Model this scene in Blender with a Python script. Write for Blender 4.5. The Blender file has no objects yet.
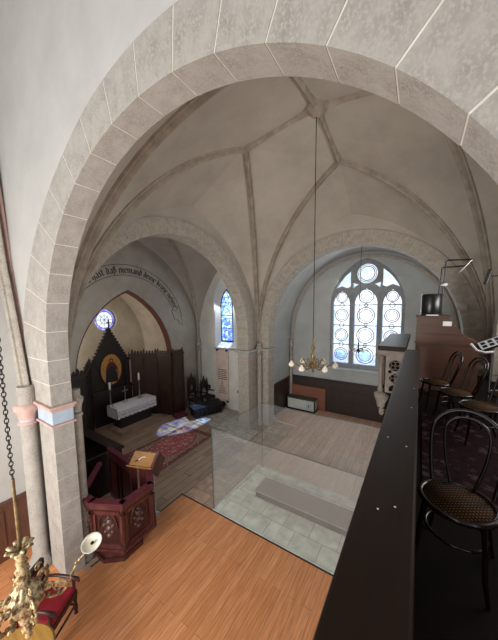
import bpy, bmesh, math, random
from mathutils import Vector, Matrix
random.seed(7)
PI = math.pi
C = bpy.context.scene.collection
V = Vector

# ---------------------------------------------------------------- materials
def lin(c):
    return tuple(((x/255)/12.92 if x/255 <= .04045 else ((x/255+.055)/1.055)**2.4) for x in c)

def mat(name, c1, c2=None, scale=3.0, rough=.7, bump=0.0, metal=0.0, detail=6, stretch=(1, 1, 1), lo=.35, hi=.65, spec=.5, c3=None, scale3=40):
    m = bpy.data.materials.new(name); m.use_nodes = True
    nt = m.node_tree; b = nt.nodes['Principled BSDF']
    b.inputs['Roughness'].default_value = rough
    b.inputs['Metallic'].default_value = metal
    b.inputs['Specular IOR Level'].default_value = spec
    b.inputs['Base Color'].default_value = (*lin(c1), 1)
    tc = nt.nodes.new('ShaderNodeTexCoord'); mp = nt.nodes.new('ShaderNodeMapping')
    mp.inputs['Scale'].default_value = stretch
    nt.links.new(tc.outputs['Object'], mp.inputs['Vector'])
    if c2 is not None:
        n = nt.nodes.new('ShaderNodeTexNoise'); n.inputs['Scale'].default_value = scale; n.inputs['Detail'].default_value = detail
        n.inputs['Roughness'].default_value = .65
        nt.links.new(mp.outputs[0], n.inputs['Vector'])
        r = nt.nodes.new('ShaderNodeValToRGB'); r.color_ramp.elements[0].position = lo; r.color_ramp.elements[1].position = hi
        r.color_ramp.elements[0].color = (*lin(c1), 1); r.color_ramp.elements[1].color = (*lin(c2), 1)
        nt.links.new(n.outputs['Fac'], r.inputs['Fac'])
        out = r.outputs['Color']
        if c3 is not None:
            n3 = nt.nodes.new('ShaderNodeTexNoise'); n3.inputs['Scale'].default_value = scale3; n3.inputs['Detail'].default_value = 4
            nt.links.new(mp.outputs[0], n3.inputs['Vector'])
            r3 = nt.nodes.new('ShaderNodeValToRGB'); r3.color_ramp.elements[0].position = .48; r3.color_ramp.elements[1].position = .62
            nt.links.new(n3.outputs['Fac'], r3.inputs['Fac'])
            mx = nt.nodes.new('ShaderNodeMixRGB'); nt.links.new(r3.outputs['Color'], mx.inputs['Fac'])
            nt.links.new(out, mx.inputs['Color1']); mx.inputs['Color2'].default_value = (*lin(c3), 1)
            out = mx.outputs['Color']
        nt.links.new(out, b.inputs['Base Color'])
        if bump:
            bp = nt.nodes.new('ShaderNodeBump'); bp.inputs['Strength'].default_value = bump; bp.inputs['Distance'].default_value = .02
            n2 = nt.nodes.new('ShaderNodeTexNoise'); n2.inputs['Scale'].default_value = scale*4; n2.inputs['Detail'].default_value = 5
            nt.links.new(mp.outputs[0], n2.inputs['Vector'])
            nt.links.new(n2.outputs['Fac'], bp.inputs['Height']); nt.links.new(bp.outputs[0], b.inputs['Normal'])
    return m

def brick_mat(name, c1, c2, mortar, bw, bh, ms=.006, rough=.45, rot=0.0, grain=None, offset=.5, spec=.4, bias=0.0):
    """planks or tiles laid on a horizontal surface"""
    m = bpy.data.materials.new(name); m.use_nodes = True
    nt = m.node_tree; b = nt.nodes['Principled BSDF']
    b.inputs['Roughness'].default_value = rough; b.inputs['Specular IOR Level'].default_value = spec
    tc = nt.nodes.new('ShaderNodeTexCoord'); mp = nt.nodes.new('ShaderNodeMapping')
    mp.inputs['Rotation'].default_value = (0, 0, rot)
    nt.links.new(tc.outputs['Object'], mp.inputs['Vector'])
    br = nt.nodes.new('ShaderNodeTexBrick'); br.offset = offset
    br.inputs['Scale'].default_value = 1; br.inputs['Brick Width'].default_value = bw; br.inputs['Row Height'].default_value = bh
    br.inputs['Mortar Size'].default_value = ms; br.inputs['Mortar Smooth'].default_value = .1; br.inputs['Bias'].default_value = bias
    br.inputs['Color1'].default_value = (*lin(c1), 1); br.inputs['Color2'].default_value = (*lin(c2), 1); br.inputs['Mortar'].default_value = (*lin(mortar), 1)
    nt.links.new(mp.outputs[0], br.inputs['Vector'])
    n = nt.nodes.new('ShaderNodeTexNoise'); mp2 = nt.nodes.new('ShaderNodeMapping')
    mp2.inputs['Scale'].default_value = grain or (1, 1, 1)
    nt.links.new(mp.outputs[0], mp2.inputs['Vector']); nt.links.new(mp2.outputs[0], n.inputs['Vector'])
    n.inputs['Scale'].default_value = 3; n.inputs['Detail'].default_value = 6
    r = nt.nodes.new('ShaderNodeValToRGB'); r.color_ramp.elements[0].position = .3; r.color_ramp.elements[1].position = .7
    r.color_ramp.elements[0].color = (.72, .69, .66, 1); r.color_ramp.elements[1].color = (1.15, 1.12, 1.1, 1)
    nt.links.new(n.outputs['Fac'], r.inputs['Fac'])
    mx = nt.nodes.new('ShaderNodeMixRGB'); mx.blend_type = 'MULTIPLY'; mx.inputs['Fac'].default_value = 1
    nt.links.new(br.outputs['Color'], mx.inputs['Color1']); nt.links.new(r.outputs['Color'], mx.inputs['Color2'])
    nt.links.new(mx.outputs[0], b.inputs['Base Color'])
    return m

M = {}
M['stone'] = mat('pale_stone', (180, 175, 167), (138, 132, 123), 6, .9, .3, detail=9, stretch=(1, 1, .7), c3=(172, 166, 157), scale3=70, lo=.25, hi=.75)
M['stone_grey'] = mat('grey_stone', (176, 167, 154), (134, 125, 113), 7, .9, .4, c3=(174, 166, 155), scale3=48, lo=.3, hi=.7)
M['mortar'] = mat('lime_mortar', (226, 220, 211), (208, 200, 190), 8, .9)
M['mortar_grey'] = mat('grey_mortar', (186, 180, 168), (170, 164, 152), 8, .9)
M['rib'] = mat('vault_rib_stone', (162, 152, 137), (132, 122, 108), 4, .85, .3)
M['plaster_nave'] = mat('nave_plaster', (192, 190, 185), (180, 178, 173), 1.2, .9)
M['plaster_vault'] = mat('vault_plaster', (180, 172, 159), (160, 152, 140), 1.0, .92, lo=.3, hi=.7)
M['plaster_wall'] = mat('grey_blue_plaster', (182, 184, 181), (166, 169, 167), 1.2, .9)
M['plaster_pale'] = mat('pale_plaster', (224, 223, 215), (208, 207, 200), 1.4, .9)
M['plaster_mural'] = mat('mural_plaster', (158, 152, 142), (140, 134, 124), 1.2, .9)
M['plaster_apse'] = mat('apse_plaster', (212, 200, 182), (190, 176, 156), 1.4, .9)
M['red_band'] = mat('oxide_red_paint', (104, 58, 42), (82, 44, 32), 6, .8)
M['pink_paint'] = mat('pink_moulding', (204, 172, 162), (188, 152, 142), 7, .8)
M['blue_paint'] = mat('pale_blue_band', (176, 190, 204), (160, 174, 190), 7, .8)
M['floor_orange'] = brick_mat('orange_boards', (222, 156, 108), (206, 138, 90), (160, 104, 66), 2.3, .13, .003, .42, PI/2, grain=(1.0, 14, 1), spec=.35)
M['floor_brown'] = brick_mat('brown_grey_boards', (172, 148, 128), (146, 122, 104), (78, 62, 50), 1.9, .22, .006, .5, PI/2, grain=(1.0, 9, 1))
M['floor_pink'] = brick_mat('pinkish_boards', (222, 182, 158), (206, 164, 140), (150, 118, 98), 2.6, .2, .005, .5, PI/2, grain=(.8, 10, 1))
M['tile_pale'] = brick_mat('pale_tiles', (238, 240, 230), (226, 229, 218), (180, 180, 168), .55, .42, .008, .6, 0.0, grain=(1.5, 1.5, 1))
M['tile_warm'] = brick_mat('warm_flagstones', (190, 164, 144), (168, 146, 128), (120, 100, 86), .62, .5, .008, .6, 0.0, grain=(2, 2, 1))
M['tile_white'] = brick_mat('whitish_flagstones', (190, 184, 174), (168, 162, 152), (120, 114, 106), .5, .36, .01, .6, 0.3, grain=(2.4, 2.4, 1))
M['slab'] = mat('grey_step_cover', (160, 150, 142), (146, 137, 129), 5, .9)
M['slab_side'] = mat('dark_step_riser', (84, 80, 72), (70, 66, 58), 5, .9)
M['wainscot'] = mat('dark_brown_wainscot', (62, 44, 36), (48, 33, 27), 2, .5, stretch=(6, 6, 1))
M['wainscot_nave'] = mat('brown_wainscot', (104, 66, 48), (84, 52, 38), 2, .5, stretch=(6, 6, 1))
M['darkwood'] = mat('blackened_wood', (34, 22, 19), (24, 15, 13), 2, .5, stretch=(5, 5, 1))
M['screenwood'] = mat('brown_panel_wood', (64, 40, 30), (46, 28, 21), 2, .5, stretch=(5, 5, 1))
M['mahogany'] = mat('mahogany', (98, 50, 46), (66, 32, 30), 3, .3, .1, stretch=(4, 4, 1))
M['carved_highlight'] = mat('carved_relief_highlight', (96, 66, 58), (66, 42, 38), 8, .4)  # lighter brown puts the highlights of the carving into its colour
M['seat_red'] = mat('bright_crimson_seat', (150, 14, 36), (122, 8, 26), 6, .8)
M['mahogany_dark'] = mat('mahogany_carving', (66, 28, 24), (46, 18, 16), 6, .4)
M['velvet'] = mat('crimson_velvet', (92, 20, 36), (72, 14, 26), 8, .8)
M['goldwood'] = mat('honey_wood', (170, 122, 66), (142, 98, 50), 3, .4, stretch=(1, 6, 1))
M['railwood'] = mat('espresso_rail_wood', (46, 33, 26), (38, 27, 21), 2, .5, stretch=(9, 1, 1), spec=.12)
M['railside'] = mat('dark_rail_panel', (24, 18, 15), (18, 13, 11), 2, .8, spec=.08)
M['stonecarve'] = mat('grey_brown_carving', (142, 130, 118), (112, 100, 90), 6, .6)
M['console'] = mat('brown_console_wood', (92, 60, 44), (74, 48, 35), 2, .45, stretch=(1, 1, 6))
M['bentwood'] = mat('dark_bentwood', (34, 19, 14), (24, 13, 9), 3, .16, spec=.6)
M['black'] = mat('black_lacquer', (16, 16, 17), (22, 22, 24), 3, .28)
M['matblack'] = mat('black_cloth', (15, 13, 14), (24, 20, 22), 5, .85)
M['brass'] = mat('aged_brass', (156, 132, 92), (96, 74, 46), 9, .4, metal=.6)
M['brass_pale'] = mat('pale_gilt', (204, 182, 138), (92, 64, 38), 26, .45, metal=.3, bump=.3, lo=.42, hi=.58)  # brown second tone paints in the dark crevices of the gilt
M['iron'] = mat('blackened_metal', (40, 36, 34), (28, 25, 24), 6, .45, metal=.6)
M['steel'] = mat('grey_steel', (170, 170, 172), (140, 140, 142), 6, .3, metal=.8)
M['white'] = mat('white_paper', (232, 232, 230), (218, 218, 218), 4, .7)
M['linen'] = mat('white_linen', (226, 222, 226), (196, 190, 196), 16, .9, .3)
M['wax'] = mat('white_wax', (240, 236, 222), (230, 224, 208), 4, .5)
M['pinkstone'] = mat('pinkish_limestone', (222, 200, 188), (204, 180, 168), 5, .8, .2)
M['inscribe'] = mat('engraved_grey', (86, 70, 66), (72, 58, 54), 8, .85)
M['ink'] = mat('black_mural_paint', (58, 56, 54), (48, 46, 44), 8, .9)
M['gold'] = mat('gold_leaf_ground', (196, 146, 76), (164, 112, 50), 10, .5, metal=.2)
M['robe_red'] = mat('dark_red_robe', (96, 30, 26), (70, 20, 20), 8, .7)
M['robe_dark'] = mat('dark_blue_robe', (26, 24, 30), (18, 16, 20), 8, .7)
M['skin'] = mat('painted_skin', (186, 138, 108), (166, 120, 92), 8, .7)
M['redpanel'] = mat('terracotta_panel', (150, 94, 74), (134, 80, 62), 3, .6)
M['casewhite'] = mat('pale_green_lacquer', (206, 214, 206), (190, 198, 190), 3, .5)
M['lead'] = mat('window_leading', (74, 72, 78), (60, 58, 64), 5, .6)
M['lead_purple'] = mat('purple_glass_line', (134, 110, 142), (118, 98, 130), 5, .6)
M['tracery'] = mat('grey_tracery_stone', (146, 148, 148), (128, 130, 132), 5, .85, .2)
M['cane'] = brick_mat('woven_cane', (132, 96, 56), (112, 80, 44), (40, 26, 15), .022, .022, .006, .8, .78, offset=0.0, spec=.1)
M['ochre'] = mat('ochre_table_wood', (176, 132, 58), (150, 110, 46), 3, .45, stretch=(1, 8, 1))
M['shade'] = mat('cream_glass_shade', (244, 236, 214), (232, 222, 196), 5, .3)

def rug_mat(name, base, second, third, s=9.0):
    m = bpy.data.materials.new(name); m.use_nodes = True
    nt = m.node_tree; b = nt.nodes['Principled BSDF']; b.inputs['Roughness'].default_value = .95; b.inputs['Specular IOR Level'].default_value = .1
    tc = nt.nodes.new('ShaderNodeTexCoord')
    vo = nt.nodes.new('ShaderNodeTexVoronoi'); vo.inputs['Scale'].default_value = s
    nt.links.new(tc.outputs['Object'], vo.inputs['Vector'])
    r = nt.nodes.new('ShaderNodeValToRGB'); r.color_ramp.elements[0].position = .18; r.color_ramp.elements[1].position = .5
    r.color_ramp.elements[0].color = (*lin(second), 1); r.color_ramp.elements[1].color = (*lin(base), 1)
    nt.links.new(vo.outputs['Distance'], r.inputs['Fac'])
    n = nt.nodes.new('ShaderNodeTexNoise'); n.inputs['Scale'].default_value = s*2.2
    nt.links.new(tc.outputs['Object'], n.inputs['Vector'])
    r2 = nt.nodes.new('ShaderNodeValToRGB'); r2.color_ramp.elements[0].position = .52; r2.color_ramp.elements[1].position = .6
    nt.links.new(n.outputs['Fac'], r2.inputs['Fac'])
    mx = nt.nodes.new('ShaderNodeMixRGB'); nt.links.new(r2.outputs[0], mx.inputs['Fac'])
    nt.links.new(r.outputs[0], mx.inputs['Color1']); mx.inputs['Color2'].default_value = (*lin(third), 1)
    nt.links.new(mx.outputs[0], b.inputs['Base Color'])
    return m
M['rug'] = rug_mat('persian_red_wool', (172, 98, 96), (204, 166, 156), (136, 76, 80))
M['rugborder'] = rug_mat('persian_border_wool', (120, 76, 72), (166, 130, 118), (96, 52, 54), 12)
M['rugfield'] = rug_mat('persian_field_wool', (140, 118, 104), (178, 162, 146), (150, 104, 98), 11)
M['runner'] = rug_mat('gallery_runner_wool', (38, 18, 20), (74, 62, 58), (22, 12, 14), 8)

def glass_screen_mat():
    m = bpy.data.materials.new('clear_glass_screen'); m.use_nodes = True
    nt = m.node_tree; nt.nodes.remove(nt.nodes['Principled BSDF']); out = nt.nodes['Material Output']
    t = nt.nodes.new('ShaderNodeBsdfTransparent'); t.inputs[0].default_value = (.93, .95, .94, 1)
    d = nt.nodes.new('ShaderNodeBsdfDiffuse'); d.inputs[0].default_value = (.75, .76, .76, 1)
    g = nt.nodes.new('ShaderNodeBsdfGlossy'); g.inputs['Roughness'].default_value = .03
    a = nt.nodes.new('ShaderNodeMixShader'); a.inputs[0].default_value = .075
    c = nt.nodes.new('ShaderNodeMixShader'); c.inputs[0].default_value = .04
    nt.links.new(t.outputs[0], a.inputs[1]); nt.links.new(d.outputs[0], a.inputs[2])
    nt.links.new(a.outputs[0], c.inputs[1]); nt.links.new(g.outputs[0], c.inputs[2])
    nt.links.new(c.outputs[0], out.inputs['Surface'])
    return m
M['glass'] = glass_screen_mat()
M['glass_edge'] = mat('glass_edge_green', (84, 92, 88), (70, 78, 74), 5, .3)

def stained_mat(name, c1, c2, c3, s=3.0, tr=.92):
    m = bpy.data.materials.new(name); m.use_nodes = True
    nt = m.node_tree; nt.nodes.remove(nt.nodes['Principled BSDF']); out = nt.nodes['Material Output']
    tc = nt.nodes.new('ShaderNodeTexCoord')
    n = nt.nodes.new('ShaderNodeTexVoronoi'); n.inputs['Scale'].default_value = s
    nt.links.new(tc.outputs['Object'], n.inputs['Vector'])
    sp = nt.nodes.new('ShaderNodeSeparateColor'); nt.links.new(n.outputs['Color'], sp.inputs[0])
    r = nt.nodes.new('ShaderNodeValToRGB'); e = r.color_ramp.elements
    e[0].color = (*lin(c1), 1); e[0].position = .2; e[1].color = (*lin(c2), 1); e[1].position = .6
    e3 = e.new(.85); e3.color = (*lin(c3), 1)
    nt.links.new(sp.outputs[0], r.inputs['Fac'])
    t = nt.nodes.new('ShaderNodeBsdfTransparent'); tl = nt.nodes.new('ShaderNodeBsdfTranslucent')
    nt.links.new(r.outputs[0], t.inputs[0]); nt.links.new(r.outputs[0], tl.inputs[0])
    a = nt.nodes.new('ShaderNodeMixShader'); a.inputs[0].default_value = 1-tr
    nt.links.new(t.outputs[0], a.inputs[1]); nt.links.new(tl.outputs[0], a.inputs[2])
    nt.links.new(a.outputs[0], out.inputs['Surface'])
    return m
M['sg_pale'] = stained_mat('pale_stained_glass', (242, 247, 252), (254, 254, 254), (232, 243, 249), 5)
M['sg_pane_blue'] = stained_mat('lilac_blue_glass', (228, 232, 252), (240, 243, 254), (220, 226, 250), 7)
M['sg_aqua'] = stained_mat('aqua_glass', (216, 246, 244), (230, 250, 248), (212, 234, 250), 9)
M['sg_blue'] = stained_mat('blue_stained_glass', (146, 172, 232), (176, 198, 242), (214, 228, 208), 12)
M['sg_rose'] = stained_mat('violet_rose_glass', (150, 150, 224), (186, 186, 240), (120, 124, 206), 8)
M['sg_white'] = stained_mat('white_glass', (244, 246, 250), (252, 252, 252), (232, 240, 246), 5)

# ---------------------------------------------------------------- object helpers
def tag(o, label=None, cat=None, group=None, kind=None):
    if label: o['label'] = label
    if cat: o['category'] = cat
    if group: o['group'] = group
    if kind: o['kind'] = kind
    return o

def empty(name, loc=(0, 0, 0), rz=0.0, label=None, cat=None, group=None):
    o = bpy.data.objects.new(name, None); C.objects.link(o)
    o.location = loc; o.rotation_euler = (0, 0, rz); o.empty_display_size = .1
    return tag(o, label, cat, group)

class MB:
    def __init__(self):
        self.v = []; self.f = []; self.s = []
    def add(self, vs, fs, smooth=False):
        n = len(self.v); self.v += [tuple(p) for p in vs]
        for f in fs:
            self.f.append(tuple(n+i for i in f)); self.s.append(smooth)
        return self
    def box(self, lo, hi, mtx=None):
        x0, y0, z0 = lo; x1, y1, z1 = hi
        vs = [V(p) for p in ((x0, y0, z0), (x1, y0, z0), (x1, y1, z0), (x0, y1, z0), (x0, y0, z1), (x1, y0, z1), (x1, y1, z1), (x0, y1, z1))]
        if mtx: vs = [mtx @ p for p in vs]
        return self.add(vs, [(0, 3, 2, 1), (4, 5, 6, 7), (0, 1, 5, 4), (1, 2, 6, 5), (2, 3, 7, 6), (3, 0, 4, 7)])
    def prism(self, pts, z0, z1, top=1.0, mtx=None):
        """polygon in xy (counter-clockwise) from z0 to z1"""
        n = len(pts); cx = sum(p[0] for p in pts)/n; cy = sum(p[1] for p in pts)/n
        vs = [V((x, y, z0)) for x, y in pts] + [V((cx+(x-cx)*top, cy+(y-cy)*top, z1)) for x, y in pts]
        if mtx: vs = [mtx @ p for p in vs]
        return self.add(vs, [tuple(range(n))[::-1], tuple(range(n, 2*n))] + [(i, (i+1) % n, n+(i+1) % n, n+i) for i in range(n)])
    def tube(self, pts, r, n=10, closed=False, cap=True, sy=1.0):
        pts = [V(p) for p in pts]; m = len(pts)
        rs = r if isinstance(r, (list, tuple)) else [r]*m
        rings = []; prev = None
        for i, p in enumerate(pts):
            if closed: d = (pts[(i+1) % m]-pts[i-1])
            else: d = pts[min(i+1, m-1)]-pts[max(i-1, 0)]
            d.normalize()
            if prev is None:
                a = V((0, 0, 1)) if abs(d.z) < .9 else V((1, 0, 0))
                u = d.cross(a).normalized()
            else:
                u = (prev - d*prev.dot(d))
                u = u.normalized() if u.length > 1e-6 else d.cross(V((0, 0, 1))).normalized()
            prev = u; w = d.cross(u)
            rings.append([p+u*(rs[i]*math.cos(2*PI*k/n))+w*(rs[i]*sy*math.sin(2*PI*k/n)) for k in range(n)])
        vs = [q for ring in rings for q in ring]; fs = []
        for i in range(m if closed else m-1):
            j = (i+1) % m
            for k in range(n):
                fs.append((i*n+k, i*n+(k+1) % n, j*n+(k+1) % n, j*n+k))
        self.add(vs, fs, True)
        if cap and not closed:
            self.add(rings[0], [tuple(range(n))[::-1]]); self.add(rings[-1], [tuple(range(n))])
        return self
    def lathe(self, prof, c=(0, 0, 0), n=20, axis=None, flute=0.0, nf=8):
        """prof: (r, z) list; revolve about z through c, or about axis"""
        c = V(c); q = V((0, 0, 1)).rotation_difference(V(axis).normalized()).to_matrix() if axis else Matrix.Identity(3)
        vs = []
        for r, z in prof:
            for k in range(n):
                a = 2*PI*k/n; rr = r*(1+flute*math.cos(nf*a))
                vs.append(c+q @ V((rr*math.cos(a), rr*math.sin(a), z)))
        fs = []
        for i in range(len(prof)-1):
            for k in range(n): fs.append((i*n+k, i*n+(k+1) % n, (i+1)*n+(k+1) % n, (i+1)*n+k))
        self.add(vs, fs, True)
        if prof[0][0] > 1e-4: self.add(vs[:n], [tuple(range(n))[::-1]])
        if prof[-1][0] > 1e-4: self.add(vs[-n:], [tuple(range(n))])
        return self
    def ball(self, c, r, n=10, sz=1.0):
        return self.lathe([(max(r*math.sin(PI*i/8), 1e-5), -r*sz*math.cos(PI*i/8)) for i in range(9)], c, n)
    def build(self, name, m, parent=None, bevel=0.0):
        me = bpy.data.meshes.new(name); me.from_pydata(self.v, [], self.f)
        me.polygons.foreach_set('use_smooth', self.s)
        me.materials.append(M[m] if isinstance(m, str) else m)
        bm = bmesh.new(); bm.from_mesh(me); bmesh.ops.recalc_face_normals(bm, faces=bm.faces); bm.to_mesh(me); bm.free()
        o = bpy.data.objects.new(name, me); C.objects.link(o)
        if parent: o.parent = parent
        if bevel:
            b = o.modifiers.new('bevel', 'BEVEL'); b.width = bevel; b.segments = 2; b.limit_method = 'ANGLE'
        return o

def plate(name, loops, m, mtx, thick, parent=None, bevel=0.0):
    """flat plate with holes: loops of (u,v); first is the outline. thickness along local w from 0 to -thick"""
    cu = bpy.data.curves.new(name, 'CURVE'); cu.dimensions = '2D'; cu.fill_mode = 'BOTH'; cu.extrude = thick/2
    cu.bevel_depth = bevel; cu.bevel_resolution = 1
    for L in loops:
        s = cu.splines.new('POLY'); s.points.add(len(L)-1)
        for p, q in zip(s.points, L): p.co = (q[0], q[1], 0, 1)
        s.use_cyclic_u = True
    t = bpy.data.objects.new('tmp', cu); C.objects.link(t)
    dg = bpy.context.evaluated_depsgraph_get()
    me = bpy.data.meshes.new_from_object(t.evaluated_get(dg))
    bpy.data.objects.remove(t); bpy.data.curves.remove(cu)
    me.transform(mtx @ Matrix.Translation((0, 0, -thick/2)))
    me.materials.clear(); me.materials.append(M[m] if isinstance(m, str) else m); me.name = name
    o = bpy.data.objects.new(name, me); C.objects.link(o)
    if parent: o.parent = parent
    return o

def XZ(y):   # u->x v->z w->-y ; plate front face at y, body goes to +y
    return Matrix(((1, 0, 0, 0), (0, 0, -1, y), (0, 1, 0, 0), (0, 0, 0, 1)))
def YZ(x):   # u->y v->z w->+x ; front face at x, body goes to -x
    return Matrix(((0, 0, 1, x), (1, 0, 0, 0), (0, 1, 0, 0), (0, 0, 0, 1)))

def structure(o, label=None):
    o['kind'] = 'structure'
    if label: o['label'] = label
    return o

def arc_lh(L, H, s):
    """point of a pointed (or round) arc rising H over a run L, starting vertically"""
    if H >= L:
        R = (L*L+H*H)/(2*L); pm = math.acos(1-L/R); a = s*pm
        return R-R*math.cos(a), R*math.sin(a)
    a = s*PI/2
    return L-L*math.cos(a), H*math.sin(a)

def pointed(c, hw, z0, zs, zc, n=14, pointiness=None):
    """closed loop of a pointed arch opening: (u,v), jambs z0..zs, crown zc"""
    pts = [(c-hw, z0)]
    for i in range(n+1):
        a, b = arc_lh(hw, zc-zs, i/n); pts.append((c-hw+a, zs+b))
    for i in range(n-1, -1, -1):
        a, b = arc_lh(hw, zc-zs, i/n); pts.append((c+hw-a, zs+b))
    pts.append((c+hw, z0))
    return pts

def circle(c, z, r, n=32):
    return [(c+r*math.cos(2*PI*k/n), z+r*math.sin(2*PI*k/n)) for k in range(n)]

# ================================================================= SETTING
XL, XR = -5.2, 1.5           # inner faces of crossing bay side walls
YN0, YN1 = 1.65, 1.95        # near arch wall
YF0, YF1 = 8.62, 9.1         # far arch wall

# ---- floors
def slab(name, x0, y0, x1, y1, z, m, th=.1):
    return structure(MB().box((x0, y0, z-th), (x1, y1, z)).build(name, m))
slab('floor', -6.5, -3.2, 1.48, 4.15, 0.0, 'floor_orange')
slab('floor_chapel', -11.9, 1.9, -4.67, 9.1, .004, 'floor_brown', .1)
slab('floor_crossing_strip', -4.66, 4.16, -3.76, 9.0, .006, 'tile_warm', .1)
slab('floor_font_area', -3.75, 4.16, 1.48, 6.18, .008, 'tile_pale', .1)
slab('floor_crossing', -3.75, 6.19, 1.48, 9.08, .006, 'floor_pink', .1)
slab('floor_transept', -5.0, 9.09, 1.48, 11.2, .006, 'floor_pink', .1)
slab('floor_pier_stone', -7.6, 7.35, -5.72, 9.05, .02, 'tile_white', .1)
slab('floor_pier_step', -5.7, 6.9, -4.7, 7.84, .05, 'tile_white', .1)
structure(MB().box((-4.74, 4.135, -.02), (1.48, 4.157, .012)).box((-4.72, 1.99, -.02), (-4.70, 4.14, .012)).build('trim_threshold', 'darkwood'))

# ---- near arch: voussoir ring
ACX, ACZ, AR = -2.036, 3.772, 2.769
def extrados(th):           # ring width by angle from the crown
    t = max(0, min(1, (abs(th)-math.radians(30))/math.radians(50)))
    return AR+.48+.43*t**1.5
def near_pt(th, r): return (ACX+r*math.sin(th), ACZ+r*math.cos(th))

def ring_blocks(name, mname, path_in, path_out, to3, d0, d1, parent=None, gap=.006):
    """one mesh of wedge stones between successive joints; path_in/out: lists per stone of sub-points"""
    mb = MB()
    for pin, pout in zip(path_in, path_out):
        n = len(pin); vs = []
        for (u, v) in pin: vs.append(to3(u, v, d0))
        for (u, v) in pout: vs.append(to3(u, v, d0))
        for (u, v) in pin: vs.append(to3(u, v, d1))
        for (u, v) in pout: vs.append(to3(u, v, d1))
        fs = []
        for i in range(n-1):
            fs += [(i, i+1, n+i+1, n+i), (2*n+i, 3*n+i, 3*n+i+1, 2*n+i+1), (i, 2*n+i, 2*n+i+1, i+1), (n+i, n+i+1, 3*n+i+1, 3*n+i)]
        fs += [(0, n, 3*n, 2*n), (n-1, 3*n-1, 4*n-1, 2*n-1)]
        mb.add(vs, fs)
    return mb.build(name, mname, parent)

def arch_ring(name, cu, zc, r, widthf, z_spring, to3, d0, d1, stone, mortar, step=9.5, jamb_h=.42, gap=.007, joint_in=.004):
    """stilted round arch: jamb stones z_spring..zc both sides, wedge stones above"""
    pin, pout = [], []
    n = int(round(180/step)); n += (n+1) % 2
    da = PI/n
    for k in range(n):
        a0 = -PI/2+k*da+gap/r; a1 = a0+da-2*gap/r
        sub = [a0+(a1-a0)*i/4 for i in range(5)]
        pin.append([(cu+r*math.sin(a), zc+r*math.cos(a)) for a in sub])
        pout.append([(cu+widthf(a)*math.sin(a), zc+widthf(a)*math.cos(a)) for a in sub])
    wj = widthf(PI/2)
    m = max(1, int(round((zc-z_spring)/jamb_h))); hh = (zc-z_spring)/m
    for sgn in (-1, 1):
        for k in range(m):
            za, zb = z_spring+k*hh+gap, z_spring+(k+1)*hh-gap
            pin.append([(cu+sgn*r, za), (cu+sgn*r, zb)]); pout.append([(cu+sgn*wj, za), (cu+sgn*wj, zb)])
    root = ring_blocks(name, stone, pin, pout, to3, d0, d1)
    structure(root)
    # mortar core slightly recessed
    s = 1 if d1 > d0 else -1
    full_in, full_out = [], []
    for a in [-PI/2+PI*i/60 for i in range(61)]:
        full_in.append((cu+(r+joint_in)*math.sin(a), zc+(r+joint_in)*math.cos(a)))
        full_out.append((cu+(widthf(a)-.004)*math.sin(a), zc+(widthf(a)-.004)*math.cos(a)))
    full_in = [(cu-r-joint_in, z_spring)]+full_in+[(cu+r+joint_in, z_spring)]
    full_out = [(cu-wj+.004, z_spring)]+full_out+[(cu+wj-.004, z_spring)]
    ring_blocks('mortar_joint', mortar, [full_in], [full_out], to3, d0+s*joint_in, d1-s*joint_in, root)
    return root

arch_ring('trim_near_arch', ACX, ACZ, AR, extrados, 3.0, lambda u, v, d: (u, d, v), YN0, YN1, 'stone', 'mortar')
# near arch wall plaster around the ring
hole = [(ACX-extrados(PI/2)+.01, -.02)]+[near_pt(a, extrados(a)-.01) for a in [-PI/2+PI*i/48 for i in range(49)]]+[(ACX+extrados(PI/2)-.01, -.02)]
outl = [(-6.5, -.1), (hole[0][0], -.1)]+hole[1:-1]+[(hole[-1][0], -.1), (3.4, -.1), (3.4, 9.4), (-6.5, 9.4)]
structure(plate('wall_near_arch', [outl], 'plaster_nave', XZ(YN0+.02), YN1-YN0-.03))

# left near pier (courses as stones with joints) and its mouldings
def pier(name, boxes, z0, z1, course, stone, mortar, gap=.005, extra=None):
    mb = MB(); core = MB(); n = max(1, int(round((z1-z0)/course))); h = (z1-z0)/n
    for (x0, y0, x1, y1) in boxes:
        for k in range(n): mb.box((x0, y0, z0+k*h+gap), (x1, y1, z0+(k+1)*h-gap))
        core.box((x0+.004, y0+.004, z0), (x1-.004, y1-.004, z1))
    o = structure(mb.build(name, stone)); core.build('mortar_joint', mortar, o)
    return o
def moulding(name, plan, z, prof, m, parent=None):
    """stacked prisms following plan boxes (x0,y0,x1,y1), prof: list of (z0,z1,out)"""
    mb = MB()
    for (x0, y0, x1, y1) in plan:
        for a, b, e in prof: mb.box((x0-e, y0-e, z+a), (x1+e, y1+e, z+b))
    return mb.build(name, m, parent, bevel=.012)
PL = (-5.36, YN0, -4.81, YN1)
lp = pier('trim_near_left_pier', [PL], 0.0, 2.70, .42, 'stone', 'mortar')
moulding('capital_upper_moulding', [PL], 2.95, [(0, .045, .025), (.045, .09, .05)], 'pink_paint', lp)
moulding('capital_necking', [PL], 2.70, [(0, .035, .035)], 'pink_paint', lp)
moulding('capital_band', [PL], 2.735, [(0, .215, .008)], 'blue_paint', lp)
lp2 = pier('trim_near_right_pier', [(.76, YN0, 1.5, YN1)], 0.0, 2.58, .42, 'stone', 'mortar')

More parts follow.
